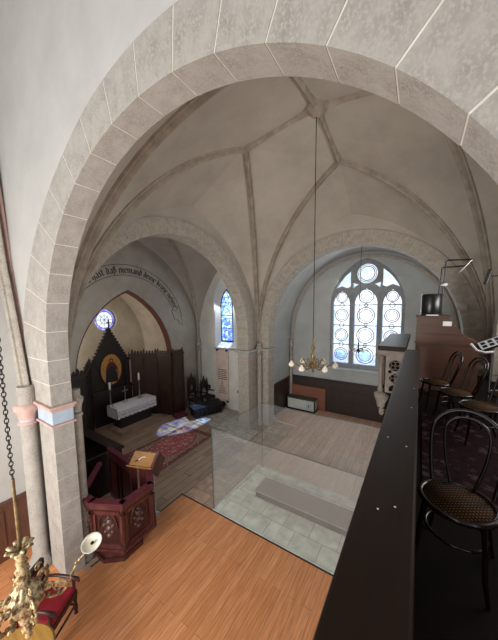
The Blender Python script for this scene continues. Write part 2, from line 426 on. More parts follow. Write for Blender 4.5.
def shaft(name, x, y, r, z0, zcap, zend, m, cap_m='stone', band_m=None):
    mb = MB().lathe([(r*1.5, z0), (r*1.5, z0+.12), (r*1.2, z0+.2), (r, z0+.26), (r, zcap-.28)], (x, y, 0), 18)
    mb.lathe([(r, zcap+.02), (r, zend)], (x, y, 0), 18)
    o = structure(mb.build(name, m))
    MB().lathe([(r*1.02, zcap-.2), (r*1.12, zcap-.1), (r*1.5, zcap-.02), (r*1.55, zcap+.04), (r, zcap+.08)], (x, y, 0), 18).build('capital', cap_m, o)
    MB().lathe([(r, zcap-.29), (r*1.25, zcap-.27), (r*1.25, zcap-.24), (r, zcap-.22)], (x, y, 0), 18).build('necking', cap_m, o)
    if band_m: MB().lathe([(r*1.01, zcap-.24), (r*1.03, zcap-.18)], (x, y, 0), 18).build('painted_band', band_m, o)
    return o
# nave respond left of the pier, its rib runs up the wall
nr = shaft('trim_nave_shaft', -5.53, 1.56, .125, 0.0, 2.93, 3.3, 'stone', 'pink_paint', 'blue_paint')

def sweep(name, pts, prof, up, m, parent=None, mb=None):
    """sweep profile (a=sideways, b=depth away from surface normal) along pts; up(i,p,t)->outward dir pointing INTO the room"""
    own = mb is None
    if own: mb = MB()
    n = len(prof); vs = []; mm = len(pts)
    for i, p in enumerate(pts):
        p = V(p); t = (V(pts[min(i+1, mm-1)])-V(pts[max(i-1, 0)])).normalized()
        d = up(i, p, t); d = (d-t*d.dot(t)).normalized(); s = t.cross(d)
        for a, b in prof: vs.append(p+s*a+d*b)
    fs = []
    for i in range(mm-1):
        for k in range(n): fs.append((i*n+k, i*n+(k+1) % n, (i+1)*n+(k+1) % n, (i+1)*n+k))
    mb.add(vs, fs); mb.add(vs[:n], [tuple(range(n))]); mb.add(vs[-n:], [tuple(range(n))[::-1]])
    return structure(mb.build(name, m, parent)) if own else mb
RIBP = [(-.10, -.06), (-.10, .03), (-.065, .045), (-.05, .09), (-.025, .13), (0, .145), (.025, .13), (.05, .09), (.065, .045), (.10, .03), (.10, -.06)]
def scaled(p, s): return [(a*s, b*s) for a, b in p]

# nave side: rib climbing from the respond along the wall corner
rp = []
for i in range(25):
    a, b = arc_lh(2.6, 6.0, i/24*.85)
    rp.append((-5.53-.36*min(1, b/2.4)-.06*b, 1.57-a*.08, 2.95+b))
sweep('trim_nave_rib', rp, scaled(RIBP, .7), lambda i, p, t: V((.8, .25, -.35)), 'stone_grey')
structure(MB().box((-6.5, -3.2, -.1), (-6.2, 1.66, 9.4)).build('wall_left', 'plaster_nave'))
sweep('trim_nave_rib_edge', [(p[0]-.02, p[1]+.10, p[2]) for p in rp], [(-.02, -.02), (-.02, .06), (.02, .06), (.02, -.02)], lambda i, p, t: V((.8, .25, -.35)), 'pink_paint')
structure(MB().box((-6.5, -3.3, 9.3), (4.2, 1.6, 9.4)).build('ceiling_nave_sky_block', 'plaster_nave'))  # unseen ceiling, added to keep sky light off the nave wall and gallery
structure(MB().box((.25, -3.3, 2.6), (4.2, -3.2, 9.3)).build('wall_back_sky_block', 'plaster_wall'))  # added out of view behind the gallery to darken it
# wainscot in the nave
wn = MB(); wn.box((-6.195, -3.2, 0), (-6.15, 1.63, 1.06)); 
for k in range(9): wn.box((-6.15, -3.15+k*.5, .12), (-6.135, -2.75+k*.5, .96))
structure(wn.build('baseboard_left', 'wainscot_nave'))
structure(MB().box((-6.195, -3.2, 1.06), (-6.11, 1.63, 1.11)).build('trim_wainscot_cap', 'wainscot_nave'))

# ---- left side wall (x = XL) with chapel arch
LCU, LCZ, LR = 4.95, 3.5, 2.9
def lex(a): return LR+.38
arch_ring('trim_chapel_arch', LCU, LCZ, LR, lex, 3.0, lambda u, v, d: (d, u, v), XL+.05, XL-.42, 'stone_grey', 'mortar_grey', step=8.2)
def notch(cu, cz, r, zb, u0, u1, zt):
    h = [(cu+r*math.sin(a), cz+r*math.cos(a)) for a in [-PI/2+PI*i/48 for i in range(49)]]
    return [(u0, zb), (h[0][0], zb)]+h+[(h[-1][0], zb), (u1, zb), (u1, zt), (u0, zt)]
structure(plate('wall_chapel_arch', [notch(LCU, LCZ, LR+.37, 3.0, 1.9, 9.3, 8.9)], 'plaster_vault', YZ(XL), .36))
# right side wall with matching arch
arch_ring('trim_gallery_arch', LCU, LCZ, LR, lex, 3.0, lambda u, v, d: (d, u, v), XR-.05, XR+.42, 'stone_grey', 'mortar_grey', step=8.2)
structure(plate('wall_gallery_arch', [notch(LCU, LCZ, LR+.37, 3.0, 2.0, 8.6, 8.9)], 'plaster_vault', YZ(XR+.36), .36))
# ---- far wall with transept arch
FCU, FCZ, FR = -1.87, 3.6, 2.85
arch_ring('trim_transept_arch', FCU, FCZ, FR, lambda a: FR+.4, 3.0, lambda u, v, d: (u, d, v), YF0-.04, YF1, 'stone_grey', 'mortar_grey', step=7.6)
structure(plate('wall_transept_arch', [notch(FCU, FCZ, FR+.39, 3.0, -5.18, 1.86, 8.9)], 'plaster_vault', XZ(YF0+.02), YF1-YF0-.03))
# ---- centre pier between the two arches
CP = [(-5.62, 7.87, -5.16, 8.45), (-5.62, 8.46, -5.20, 9.08), (-5.19, 8.60, -4.74, 9.08)]
cp = pier('trim_centre_pier', CP, 0.0, 2.62, .38, 'stone_grey', 'mortar_grey')
moulding('capital_upper_moulding', CP, 2.87, [(0, .05, .05), (.05, .12, .11)], 'stone', cp)
moulding('capital_necking', CP, 2.62, [(0, .035, .03)], 'pink_paint', cp)
moulding('capital_band', CP, 2.655, [(0, .225, .004)], 'stone', cp)
moulding('plinth', CP, 0.0, [(0, .16, .07), (.16, .22, .04)], 'stone_grey', cp)
fp = pier('trim_far_right_pier', [(.98, 8.58, 1.9, 9.08), (1.45, 7.87, 1.9, 8.57)], 0.0, 2.98, .38, 'stone_grey', 'mortar_grey')

# ---- crossing vault
CORN = {'fl': V((-5.22, 8.64, 3.0)), 'fr': V((1.52, 8.64, 3.0)), 'nl': V((-5.22, 1.96, 3.0)), 'nr': V((1.52, 1.96, 3.0))}
K = V((-1.84, 5.3, 8.44))
T = {'l': V((-3.5, 5.3, 8.18)), 'r': V((-.15, 5.3, 8.18)), 'f': V((-1.85, 7.05, 8.2)), 'n': V((-1.85, 3.6, 8.2))}
WC = {'l': V((-5.22, 5.3, 7.25)), 'r': V((1.52, 5.3, 7.25)), 'f': V((-1.85, 8.64, 7.35)), 'n': V((-1.85, 1.96, 7.35))}
NS = 20
def ribcurve(c, t):
    L = math.hypot(t.x-c.x, t.y-c.y); H = t.z-c.z; out = []
    for i in range(NS+1):
        a, b = arc_lh(L, H, i/NS); f = a/L
        out.append(V((c.x+(t.x-c.x)*f, c.y+(t.y-c.y)*f, c.z+b)))
    return out
vm = MB()
def ruled(A, B, sag=0.0, n=6):
    vs = []; m = len(A)
    for i in range(m):
        for k in range(n+1):
            f = k/n; p = A[i].lerp(B[i], f); p.z += sag*4*f*(1-f)*math.sin(PI*i/(m-1)); vs.append(p)
    fs = [(i*(n+1)+k, i*(n+1)+k+1, (i+1)*(n+1)+k+1, (i+1)*(n+1)+k) for i in range(m-1) for k in range(n)]
    vm.add(vs, fs, True)
for side, (a, b) in {'l': ('nl', 'fl'), 'r': ('nr', 'fr'), 'f': ('fl', 'fr'), 'n': ('nl', 'nr')}.items():
    for c in (a, b): ruled(ribcurve(CORN[c], T[side]), ribcurve(CORN[c], WC[side]), .06)
for c, (s1, s2) in {'fl': ('l', 'f'), 'fr': ('r', 'f'), 'nl': ('l', 'n'), 'nr': ('r', 'n')}.items():
    ruled(ribcurve(CORN[c], T[s1]), ribcurve(CORN[c], T[s2]), .08)
    A = [T[s1].lerp(K, i/8) for i in range(9)]; B = [T[s2].lerp(K, i/8) for i in range(9)]
    ruled(A, B, 0.0)
structure(vm.build('ceiling', 'plaster_vault'))
for c, ss in {'fl': 'lf', 'fr': 'rf', 'nl': 'ln', 'nr': 'rn'}.items():
    for s in ss:
        ctr = V((-1.84, 5.3, 4.6))
        sweep('trim_tierceron_rib', ribcurve(CORN[c], T[s]), scaled(RIBP, .78), lambda i, p, t: ctr-p, 'rib')
for s in 'lrfn':
    pts = [T[s].lerp(K, i/6)+V((0, 0, .05*math.sin(PI*i/6))) for i in range(7)]
    sweep('trim_lierne_rib', pts, scaled(RIBP, .85), lambda i, p, t: V((0, 0, -1)), 'rib')
boss = structure(MB().lathe([(1e-4, -.22), (.05, -.215), (.09, -.19), (.11, -.14), (.16, -.12), (.2, -.07), (.2, .03), (.12, .06)], K, 24, flute=.04).build('trim_vault_boss', 'rib'))
# corner shafts of the crossing
def cshaft(name, x, y, r, m='stone_grey', zend=3.2): return shaft(name, x, y, r, 0.0, 3.0, zend, m, m)
cshaft('trim_corner_shaft', -5.06, 8.5, .09)
cshaft('trim_corner_shaft', -4.95, 2.06, .075)
cshaft('trim_corner_shaft', 1.36, 8.44, .09)

# ---- transept: side wall, far wall, barrel, window
structure(MB().box((-5.3, 9.1, -.1), (-4.95, 11.5, 6.9)).build('wall_transept_left', 'plaster_wall'))
structure(MB().box((1.25, 9.1, -.1), (1.55, 11.5, 6.9)).build('wall_transept_right', 'plaster_wall'))
bmv = MB(); NA = 26; vs = []
for j in range(9):
    y = YF1-.02+(11.2-YF1)*j/8; kk = j/8
    r = 3.02; 
    for i in range(NA+1):
        a = -PI/2+PI*i/NA
        vs.append((-1.85+3.12*math.sin(a), y, 3.0+(3.62+.12*math.sin(PI*kk))*math.cos(a)**.86 if math.cos(a) > 0 else 3.0))
bmv.add(vs, [(j*(NA+1)+i, j*(NA+1)+i+1, (j+1)*(NA+1)+i+1, (j+1)*(NA+1)+i) for j in range(8) for i in range(NA)], True)
structure(bmv.build('ceiling_transept', 'plaster_wall'))
shaft('trim_transept_shaft', -4.87, 11.02, .075, 0.0, 2.85, 3.1, 'stone_grey', 'stone_grey')
wr = []
for i in range(41):
    a = -PI/2+PI*i/40
    wr.append((-1.85+2.98*math.sin(a), 11.07, 3.0+3.5*max(0, math.cos(a))**.86))
sweep('trim_transept_wall_rib', wr, scaled(RIBP, .5), lambda i, p, t: V((-1.85-p.x, -.8, 3.6-p.z)), 'stone_grey')

WCX = -1.80
win_open = pointed(WCX, 1.36, 2.0, 4.55, 6.42)
structure(plate('wall_far', [[(-5.3, -.1), (1.55, -.1), (1.55, 7.2), (-5.3, 7.2)], win_open], 'plaster_wall', XZ(11.14), .34))
w1 = bpy.data.objects.new('window_1', None); C.objects.link(w1); structure(w1)
ly = 11.24
def lancet(c, hw, zt): return pointed(c, hw, 2.16, 4.62, zt, 8)
lans = [(-2.72, .345, 5.2), (-1.79, .435, 5.28), (-.87, .335, 5.2)]
holes = [lancet(*a) for a in lans]+[circle(-1.78, 5.83, .40)]
def spandrel(sgn):
    pts = []
    # outer corner piece following the frame
    x0 = WCX+sgn*.56; 
    pts = [(x0, 5.33), (x0, 6.12)]
    for q in range(6):
        f = q/5; x = WCX+sgn*(.62+.60*f); a = 1.36-abs(x-WCX)
        R = (1.36**2+1.87**2)/(2*1.36); z = 4.55+math.sqrt(max(0, R*R-(R-a)**2))-.11
        pts.append((x, z))
    pts.append((WCX+sgn*1.1, 5.28)); pts.append((WCX+sgn*.92, 5.36)); pts.append((WCX+sgn*.72, 5.27))
    return pts
holes += [spandrel(-1), spandrel(1)]
holes += [[(WCX-.52, 5.52), (WCX-.24, 5.42), (WCX-.5, 5.18+.06)], [(WCX+.54, 5.52), (WCX+.26, 5.42), (WCX+.52, 5.24)]]
tr = plate('tracery', [pointed(WCX, 1.37, 2.0, 4.55, 6.43)]+holes, 'tracery', XZ(ly), .16, w1, bevel=.02)
plate('glass_pane', [pointed(WCX, 1.34, 2.05, 4.55, 6.4)], 'sg_pale', XZ(ly+.09), .006, w1)
# coloured fields and leading on the panes
def ring(mb, c, z, r, w, y, n=32):
    vs = []
    for k in range(n):
        a = 2*PI*k/n
        for rr in (r-w/2, r+w/2): vs.append((c+rr*math.cos(a), y, z+rr*math.sin(a)))
    mb.add(vs, [(2*k, 2*k+1, (2*k+3) % (2*n), (2*k+2) % (2*n)) for k in range(n)])
yl = ly+.082
rg, ed, bars = MB(), MB(), MB()
for (c, hw, zt), zz in zip(lans, ([2.56, 3.36, 4.18, 4.92], [2.56, 3.38, 4.18, 4.95], [2.56, 3.36, 4.18, 4.92])):
    for k, z in enumerate(zz):
        r = hw*.74 if k < 3 else hw*.62
        ring(rg, c, z, r, .036, yl); ring(rg, c, z, r*.74, .026, yl)
        if k < 3:
            ring(rg, c, z+.41, .09 if hw < .4 else .06, .028, yl)
    for z in (2.97, 3.77, 4.6): bars.box((c-hw, yl-.012, z-.018), (c+hw, yl, z+.018))
ring(rg, -1.78, 5.83, .27, .03, yl); ring(rg, -1.78, 5.83, .33, .02, yl)
rg.build('painted_ring', 'lead_purple', w1); bars.build('saddle_bar', 'lead', w1)
edm = MB()
for (c, hw, zt) in lans:
    for s in (-1, 1): edm.box((c+s*hw-(.0 if s < 0 else .055), yl+.001, 2.16), (c+s*hw+(.055 if s < 0 else 0), yl+.004, 4.62))
edm.build('border_glass', 'sg_pane_blue', w1)
aq = MB()
for (c, hw, zt), zz in zip(lans, ([2.56], [2.56], [2.56])):
    for z in zz: aq.lathe([(1e-4, 0), (hw*.56, .002)], (c, yl+.006, z), 20, axis=(0, 1, 0))
aq.build('aqua_roundel', 'sg_aqua', w1)
low = MB()
for (c, hw, zt) in lans: low.box((c-hw+.056, yl+.002, 2.16), (c+hw-.056, yl+.004, 2.6))
low.build('lilac_field', 'sg_pane_blue', w1)
structure(MB().box((-3.3, 10.98, 1.9), (-.3, 11.139, 2.0)).build('trim_window_sill', 'plaster_wall', None, .02))
# wainscot round the transept
wf = MB(); wf.box((-4.94, 11.06, .0), (1.24, 11.12, 1.36))
for k in range(7): 
    x = -4.1+k*.78; wf.box((x, 11.045, .14), (x+.66, 11.06, .56)); wf.box((x, 11.045, .66), (x+.66, 11.06, 1.02))
structure(wf.build('baseboard_far', 'wainscot'))
structure(MB().box((-4.94, 11.03, 1.36), (1.24, 11.13, 1.42)).build('trim_wainscot_far', 'darkwood'))
ws = MB().box((-4.945, 9.12, 0), (-4.90, 11.0, 1.36))
structure(ws.build('baseboard_transept_left', 'wainscot'))

# ---- chapel bay beyond the left arch
XC = -8.75
structure(plate('wall_narrow_window', [[(-8.9, -.1), (-5.63, -.1), (-5.63, 7.8), (-8.9, 7.8)], pointed(-7.14, .56, 2.78, 4.75, 5.9)], 'plaster_pale', XZ(9.06), .22))
sp = MB()   # splayed reveal
o1 = pointed(-7.14, .56, 2.78, 4.75, 5.9); o2 = pointed(-7.24, .33, 3.02, 4.6, 5.35)
n = len(o1)
sp.add([(a, 9.07, b) for a, b in o1]+[(a, 9.34, b) for a, b in o2], [(i, (i+1) % n, n+(i+1) % n, n+i) for i in range(n)])
structure(sp.build('trim_window_splay', 'plaster_pale'))
structure(MB().box((-7.74, 8.98, 2.70), (-6.54, 9.058, 2.78)).build('trim_narrow_window_sill', 'stone_grey', None, .015))
hood = MB(); hp = pointed(-7.14, .60, 4.4, 4.75, 5.98)
sweep('trim_hood_mould', [(a, 9.045, b) for a, b in hp], [(-.03, -.03), (-.03, .03), (.03, .03), (.03, -.03)], lambda i, p, t: V((0, -1, 0)), 'plaster_pale')
w2 = bpy.data.objects.new('window_2', None); C.objects.link(w2); structure(w2)
plate('glass_pane', [pointed(-7.24, .335, 3.02, 4.6, 5.35)], 'sg_blue', XZ(9.34), .006, w2)
fr = plate('window_frame', [pointed(-7.24, .34, 3.0, 4.6, 5.37), pointed(-7.24, .30, 3.06, 4.6, 5.3)], 'iron', XZ(9.32), .02, w2)
lb = MB()
for z in (3.62, 4.2, 4.75): lb.box((-7.54, 9.315, z-.015), (-6.94, 9.33, z+.015))
for z in (3.33, 3.9, 4.47): ring(lb, -7.24, z, .17, .022, 9.325)
ring(lb, -7.24, 4.98, .12, .022, 9.325); lb.build('saddle_bar', 'iron', w2)

# mural wall with pointed chancel arch
MO = pointed(5.58, 1.9, -.02, 2.4, 5.22)
mo_out = [(2.0, -.1), (5.58-1.9, -.1)]+MO[1:-1]+[(5.58+1.9, -.1), (9.2, -.1), (9.2, 7.8), (2.0, 7.8)]
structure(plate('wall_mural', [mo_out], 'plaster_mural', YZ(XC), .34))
mi = pointed(5.58, 1.86, 0, 2.4, 5.16)[::1]; mo2 = pointed(5.58, 1.90, 0, 2.4, 5.22)
rb = MB(); n = len(mi)
for x0, x1 in ((XC-.30, XC-.02),):
    vs = [(x0, a, b) for a, b in mi]+[(x0, a, b) for a, b in mo2]+[(x1, a, b) for a, b in mi]+[(x1, a, b) for a, b in mo2]
    fs = []
    for i in range(n-1): fs += [(i, i+1, n+i+1, n+i), (2*n+i, 3*n+i, 3*n+i+1, 2*n+i+1), (i, 2*n+i, 2*n+i+1, i+1), (n+i, n+i+1, 3*n+i+1, 3*n+i)]
    fs += [(0, n, 3*n, 2*n), (n-1, 3*n-1, 4*n-1, 2*n-1)]
    rb.add(vs, fs)
structure(rb.build('trim_red_arch_band', 'red_band'))
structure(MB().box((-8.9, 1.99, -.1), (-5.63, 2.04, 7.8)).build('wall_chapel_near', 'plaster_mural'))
# chapel vault
vm = MB()
cc = {'a': V((-8.74, 2.05, 2.9)), 'b': V((-8.74, 9.05, 2.9)), 'c': V((-5.6, 2.05, 2.9)), 'd': V((-5.6, 9.05, 2.9))}
kb = V((-7.15, 5.55, 7.35))
wcs = {'ab': V((-8.74, 5.55, 7.2)), 'cd': V((-5.6, 5.55, 7.15)), 'ac': V((-7.15, 2.05, 6.4)), 'bd': V((-7.15, 9.05, 6.5))}
for k, w in wcs.items():
    for c in k: ruled(ribcurve(cc[c], kb), ribcurve(cc[c], w), .05)
structure(vm.build('ceiling_chapel', 'plaster_vault'))
for c in 'abcd':
    sweep('trim_chapel_rib', ribcurve(cc[c], kb), scaled(RIBP, .75), lambda i, p, t: V((-7.15, 5.55, 4))-p, 'stone_grey')
shaft('trim_chapel_shaft', -8.64, 8.95, .09, 0.0, 2.85, 3.1, 'stone_grey', 'stone_grey')

# painted banner and black-letter text on the mural wall
TC, TZ, TR_ = 5.6, 3.55, 2.36
def on_mural(a, r): return V((XC+.004, TC+r*math.sin(a), TZ+r*math.cos(a)))
G = {   # strokes on a grid, x-height 0..3
 'n': (2.2, [[(.3, 0), (.3, 3)], [(.3, 2.6), (1.0, 3.1), (1.6, 2.6), (1.6, 0)]]),
 'i': (1.2, [[(.4, 0), (.4, 3)], [(.3, 4), (.6, 4.3)]]),
 'e': (2.0, [[(1.5, .3), (.9, -.05), (.3, .5), (.3, 2.6), (.9, 3.1), (1.5, 2.6), (1.3, 1.8), (.4, 1.4)]]),
 'm': (3.4, [[(.3, 0), (.3, 3)], [(.3, 2.6), (.9, 3.1), (1.5, 2.6), (1.5, 0)], [(1.5, 2.6), (2.1, 3.1), (2.7, 2.6), (2.7, 0)]]),
 'a': (2.1, [[(.4, 2.7), (1.0, 3.1), (1.5, 2.6), (1.5, 0)], [(1.5, 1.6), (.4, 1.3), (.3, .4), (.8, 0), (1.5, .5)]]),
 'd': (2.1, [[(.5, 4.3), (1.5, 2.8), (1.5, .5), (.9, 0), (.3, .5), (.3, 2.4), (.9, 3), (1.5, 2.6)]]),
 'k': (2.0, [[(.3, 0), (.3, 4.4)], [(.3, 2.5), (.9, 3.0), (1.4, 2.6), (.9, 1.7), (.3, 1.6)], [(.9, 1.7), (1.6, 0)]]),
 'r': (1.7, [[(.3, 0), (.3, 3)], [(.3, 2.5), (.8, 3.05), (1.3, 2.6)]]),
 'o': (2.1, [[(.9, 3.1), (.3, 2.6), (.3, .5), (.9, 0), (1.5, .5), (1.5, 2.6), (.9, 3.1)]]),
 'h': (2.1, [[(.3, 0), (.3, 4.4)], [(.3, 2.6), (1.0, 3.1), (1.5, 2.6), (1.5, .4), (1.0, -.8)]]),
 's': (1.7, [[(1.3, 2.6), (.8, 3.1), (.3, 2.5), (1.3, .9), (.8, 0), (.2, .5)]]),
 'S': (2.2, [[(.4, -.8), (.4, 3.9), (.9, 4.4), (1.5, 3.9), (1.0, 2.9), (1.7, 2.1), (1.6, .6), (.9, .1)]]),
 't': (1.5, [[(.5, 4.0), (.5, .4), (1.0, 0)], [(.1, 3), (1.2, 3)]]),
 'u': (2.2, [[(.3, 3), (.3, .5), (.9, 0), (1.6, .5)], [(1.6, 3), (1.6, 0)]]),
 'l': (1.1, [[(.4, 4.4), (.4, .4), (.8, 0)]]),
 'w': (3.2, [[(.3, 3.3), (.3, .5), (.9, 0), (1.5, .5), (1.5, 3)], [(1.5, .5), (2.1, 0), (2.7, .6), (2.7, 2.6), (2.2, 3.1)]]),
 ' ': (1.3, [])}
text = 'was du hast, daS niemand deine krone nehme'.replace(',', '')
tot = sum(G[ch][0] for ch in text)
a1 = math.radians(65); unit = math.radians(73)/sum(G[ch][0] for ch in 'niemand deine krone nehme'); a = a1-unit*tot
tm = MB(); HT = .052
for ch in text:
    w, strokes = G[ch]
    if a > -1.15:
        for st in strokes:
            for (x0, y0), (x1, y1) in zip(st, st[1:]):
                nib = (.30, .16); vs = []
                for (x, y) in ((x0, y0), (x1, y1)):
                    for s in (-1, 1): vs.append((x+s*nib[0], y+s*nib[1]))
                q = [on_mural(a+unit*X, TR_-.1+HT*Y) for X, Y in vs]
                q2 = [p+V((.004, 0, 0)) for p in q]
                tm.add(q+q2, [(0, 1, 3, 2), (4, 5, 7, 6), (0, 1, 5, 4), (2, 3, 7, 6), (0, 2, 6, 4), (1, 3, 7, 5)])
    a += unit*w
ins = tm.build('mural_inscription', 'ink')
tag(ins, 'black-letter inscription painted in an arc on the grey wall over the chapel opening', 'inscription')
bn = MB()
for rr in (TR_-.17, TR_+.19):
    bn.tube([on_mural(t, rr) for t in [-1.0+2.12*i/50 for i in range(51)]], .009, 5)
e0, e1 = on_mural(1.12, TR_-.17), on_mural(1.12, TR_+.19)
for path in ([e0, on_mural(1.13, TR_-.26), on_mural(1.33, TR_-.24), on_mural(1.36, TR_-.05), on_mural(1.44, TR_-.02), on_mural(1.47, TR_+.12), on_mural(1.3, TR_+.17), e1], [on_mural(1.12, TR_-.17), on_mural(1.18, TR_-.08), e1]):
    bn.tube(path, .009, 5)
bo = bn.build('painted_scroll_border', 'ink')
tag(bo, 'thin painted outline of a curved scroll with folded end around the wall inscription', 'painted scroll')

# ---- small chancel behind the mural arch
XA = -11.6
structure(plate('wall_rose_window', [[(2.4, -.1), (9.2, -.1), (9.2, 7), (2.4, 7)], circle(6.27, 4.06, .5)], 'plaster_apse', YZ(XA), .3))
av = MB(); prof = pointed(5.7, 2.55, 0, 2.7, 6.1, 14); n = len(prof); vs = []
for j in range(9):
    f = j/8; k = 1-.10*max(0, f-.4)**1.5
    for (u, v) in prof: vs.append((XC-.35-(2.55)*f, 5.7+(u-5.7)*k, v*k if v > 0 else v))
av.add(vs, [(j*n+i, j*n+i+1, (j+1)*n+i+1, (j+1)*n+i) for j in range(8) for i in range(n-1)], True)
structure(av.build('ceiling_chancel', 'plaster_apse'))
w3 = bpy.data.objects.new('window_3', None); C.objects.link(w3); structure(w3)
gm = MB().lathe([(1e-4, 0), (.36, .001)], (XA-.16, 6.27, 4.06), 28, axis=(1, 0, 0)); gm.build('glass_pane', 'sg_white', w3)
gm = MB(); 
for k in range(32):
    a0, a1_ = 2*PI*k/32, 2*PI*(k+1)/32
    gm.add([(XA-.16, 6.27+r*math.cos(a), 4.06+r*math.sin(a)) for a in (a0, a1_) for r in (.355, .51)], [(0, 1, 3, 2)])
gm.build('border_glass', 'sg_rose', w3)
rl = MB()
for k in range(4):
    a = PI*k/4; rl.tube([(XA-.14, 6.27-.36*math.cos(a), 4.06-.36*math.sin(a)), (XA-.14, 6.27+.36*math.cos(a), 4.06+.36*math.sin(a))], .008, 5)
def yzring(mb, c, z, r, t, x): mb.tube([(x, c+r*math.cos(2*PI*k/28), z+r*math.sin(2*PI*k/28)) for k in range(28)], t, 5, closed=True)
yzring(rl, 6.27, 4.06, .36, .012, XA-.14); yzring(rl, 6.27, 4.06, .18, .01, XA-.14); yzring(rl, 6.27, 4.06, .49, .02, XA-.14)
rl.build('leading', 'lead', w3)

# ================================================================= THINGS
# ---- brown panelled screen with cresting (right of the altar) and its dark mirror (left)
def screen(name, path, h, m, label, crest=True):
    root = empty(name, (path[0][0], path[0][1], 0), 0, label, 'wooden screen')
    o = V((path[0][0], path[0][1], 0)); th = .05
    for (x0, y0), (x1, y1) in zip(path, path[1:]):
        d = V((x1-x0, y1-y0, 0)); L = d.length; d.normalize(); nrm = V((-d.y, d.x, 0))
        mt = Matrix.Translation(V((x0, y0, 0))-o) @ Matrix((( d.x, nrm.x, 0, 0), (d.y, nrm.y, 0, 0), (0, 0, 1, 0), (0, 0, 0, 1)))
        b = MB().box((.0, -th, 0), (L, 0, h-.14), mt)
        np_ = max(1, int(L/.42)); w = L/np_
        for k in range(np_):
            for (za, zb) in ((.1, .85), (.95, h-.3)):
                for (xa, xb, zc_, zd) in ((k*w+.02, k*w+.07, za, zb), ((k+1)*w-.07, (k+1)*w-.02, za, zb), (k*w+.02, (k+1)*w-.02, za, za+.05), (k*w+.02, (k+1)*w-.02, zb-.05, zb)):
                    b.box((xa, -th-.02, zc_), (xb, -th, zd), mt)
        b.build('panelling', m, root)
        MB().box((-.01, -th-.05, h-.2), (L+.01, .02, h-.12), mt).build('cornice', m, root)
        cr = MB(); nc = max(2, int(L/.11))
        for k in range(nc):
            x = (k+.5)*L/nc; hh = .13 if k % 4 else .2
            cr.add([mt @ V(p) for p in ((x-.042, -th, h-.12), (x+.042, -th, h-.12), (x+.042, -th, h-.12+hh*.6), (x, -th, h-.12+hh), (x-.042, -th, h-.12+hh*.6),
                    (x-.042, -.01, h-.12), (x+.042, -.01, h-.12), (x+.042, -.01, h-.12+hh*.6), (x, -.01, h-.12+hh), (x-.042, -.01, h-.12+hh*.6))],
                   [(0, 1, 2, 3, 4), (9, 8, 7, 6, 5), (0, 5, 6, 1), (1, 6, 7, 2), (2, 7, 8, 3), (3, 8, 9, 4), (4, 9, 5, 0)])
        cr.build('cresting', m, root)
    return root
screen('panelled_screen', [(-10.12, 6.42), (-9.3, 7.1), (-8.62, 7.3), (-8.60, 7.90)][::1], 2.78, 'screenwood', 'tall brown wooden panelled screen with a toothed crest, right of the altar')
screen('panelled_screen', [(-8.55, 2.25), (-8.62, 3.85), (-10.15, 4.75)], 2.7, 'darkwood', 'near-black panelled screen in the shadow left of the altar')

stl = empty('dark_filler_stall', (-7.35, 2.9, .004), 0, 'made-up black wooden stall filling the shaded near corner of the chapel behind the pulpit', 'stall')  # invented stall; its black stands for the shade in this corner
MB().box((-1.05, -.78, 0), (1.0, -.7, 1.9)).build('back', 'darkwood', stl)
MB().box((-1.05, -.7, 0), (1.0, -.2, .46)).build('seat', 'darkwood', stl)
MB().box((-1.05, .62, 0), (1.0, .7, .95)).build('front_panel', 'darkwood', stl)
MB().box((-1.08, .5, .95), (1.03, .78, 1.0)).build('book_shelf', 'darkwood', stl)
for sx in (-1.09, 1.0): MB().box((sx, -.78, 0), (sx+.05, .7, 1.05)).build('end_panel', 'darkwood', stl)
# ---- retable
rt = empty('retable', (-10.25, 5.62, 0), 0, 'dark carved altarpiece with stepped gable framing an oval painting on gold', 'altarpiece')
rm = MB(); rm.box((-.12, -.78, .0), (.10, .78, 1.35))
rm.box((-.10, -.76, 1.35), (.04, -.56, 2.4)); rm.box((-.10, .56, 1.35), (.04, .76, 2.4)); rm.box((-.10, -.56, 1.35), (-.02, .56, 2.4))
rm.box((-.12, -.82, 1.3), (.13, .82, 1.4)); rm.build('body', 'darkwood', rt)
gl_ = []; ng = 11
for k in range(ng):
    hw_, z_ = .74*(1-k/ng), 2.42+1.34*k/ng
    gl_ += [(hw_, z_), (hw_+.035, z_+.03), (hw_+.02, z_+1.34/ng*.8)]
gl_.append((.03, 3.8))
gb = plate('gable', [[(-.78, 2.3), (.78, 2.3)]+gl_+[(-a_, b_) for a_, b_ in gl_[::-1]]], 'darkwood', YZ(.0), .1, rt)
cr = MB().box((-.01, -.02, 3.8), (.03, .02, 4.12)).box((-.01, -.09, 3.98), (.03, .09, 4.02)); cr.build('cross_finial', 'darkwood', rt)
for s in (-1, 1):
    MB().lathe([(.06, 2.4), (.07, 2.45), (.03, 2.5), (.035, 2.56), (1e-4, 2.8)], (-.02, s*.8, 0), 8).build('pinnacle', 'darkwood', rt)
oc = MB().lathe([(1e-4, 0), (.43, .004)], (0, 0, 0), 40, axis=(1, 0, 0))
oc.v = [(x+.012, y, z*1.42+2.14) for x, y, z in oc.v]
pa = oc.build('painted_oval', 'gold', rt); pa['label'] = 'oval gold painting ground'
fig = MB()
fig.add([(.02, a*1.0, b) for a, b in ((-.26, 1.62), (.26, 1.62), (.24, 1.9), (.15, 2.2), (.10, 2.36), (-.10, 2.36), (-.15, 2.2), (-.24, 1.9))], [tuple(range(8))]); fig.build('painted_dark_robe', 'robe_dark', pa)
fig = MB().add([(.024, a, b) for a, b in ((-.17, 2.12), (-.03, 2.26), (.05, 2.26), (.2, 2.1), (.28, 1.78), (.24, 2.2), (.12, 2.42), (-.12, 2.42), (-.22, 2.2), (-.24, 1.95))], [tuple(range(10))]); fig.build('painted_red_mantle', 'robe_red', pa)
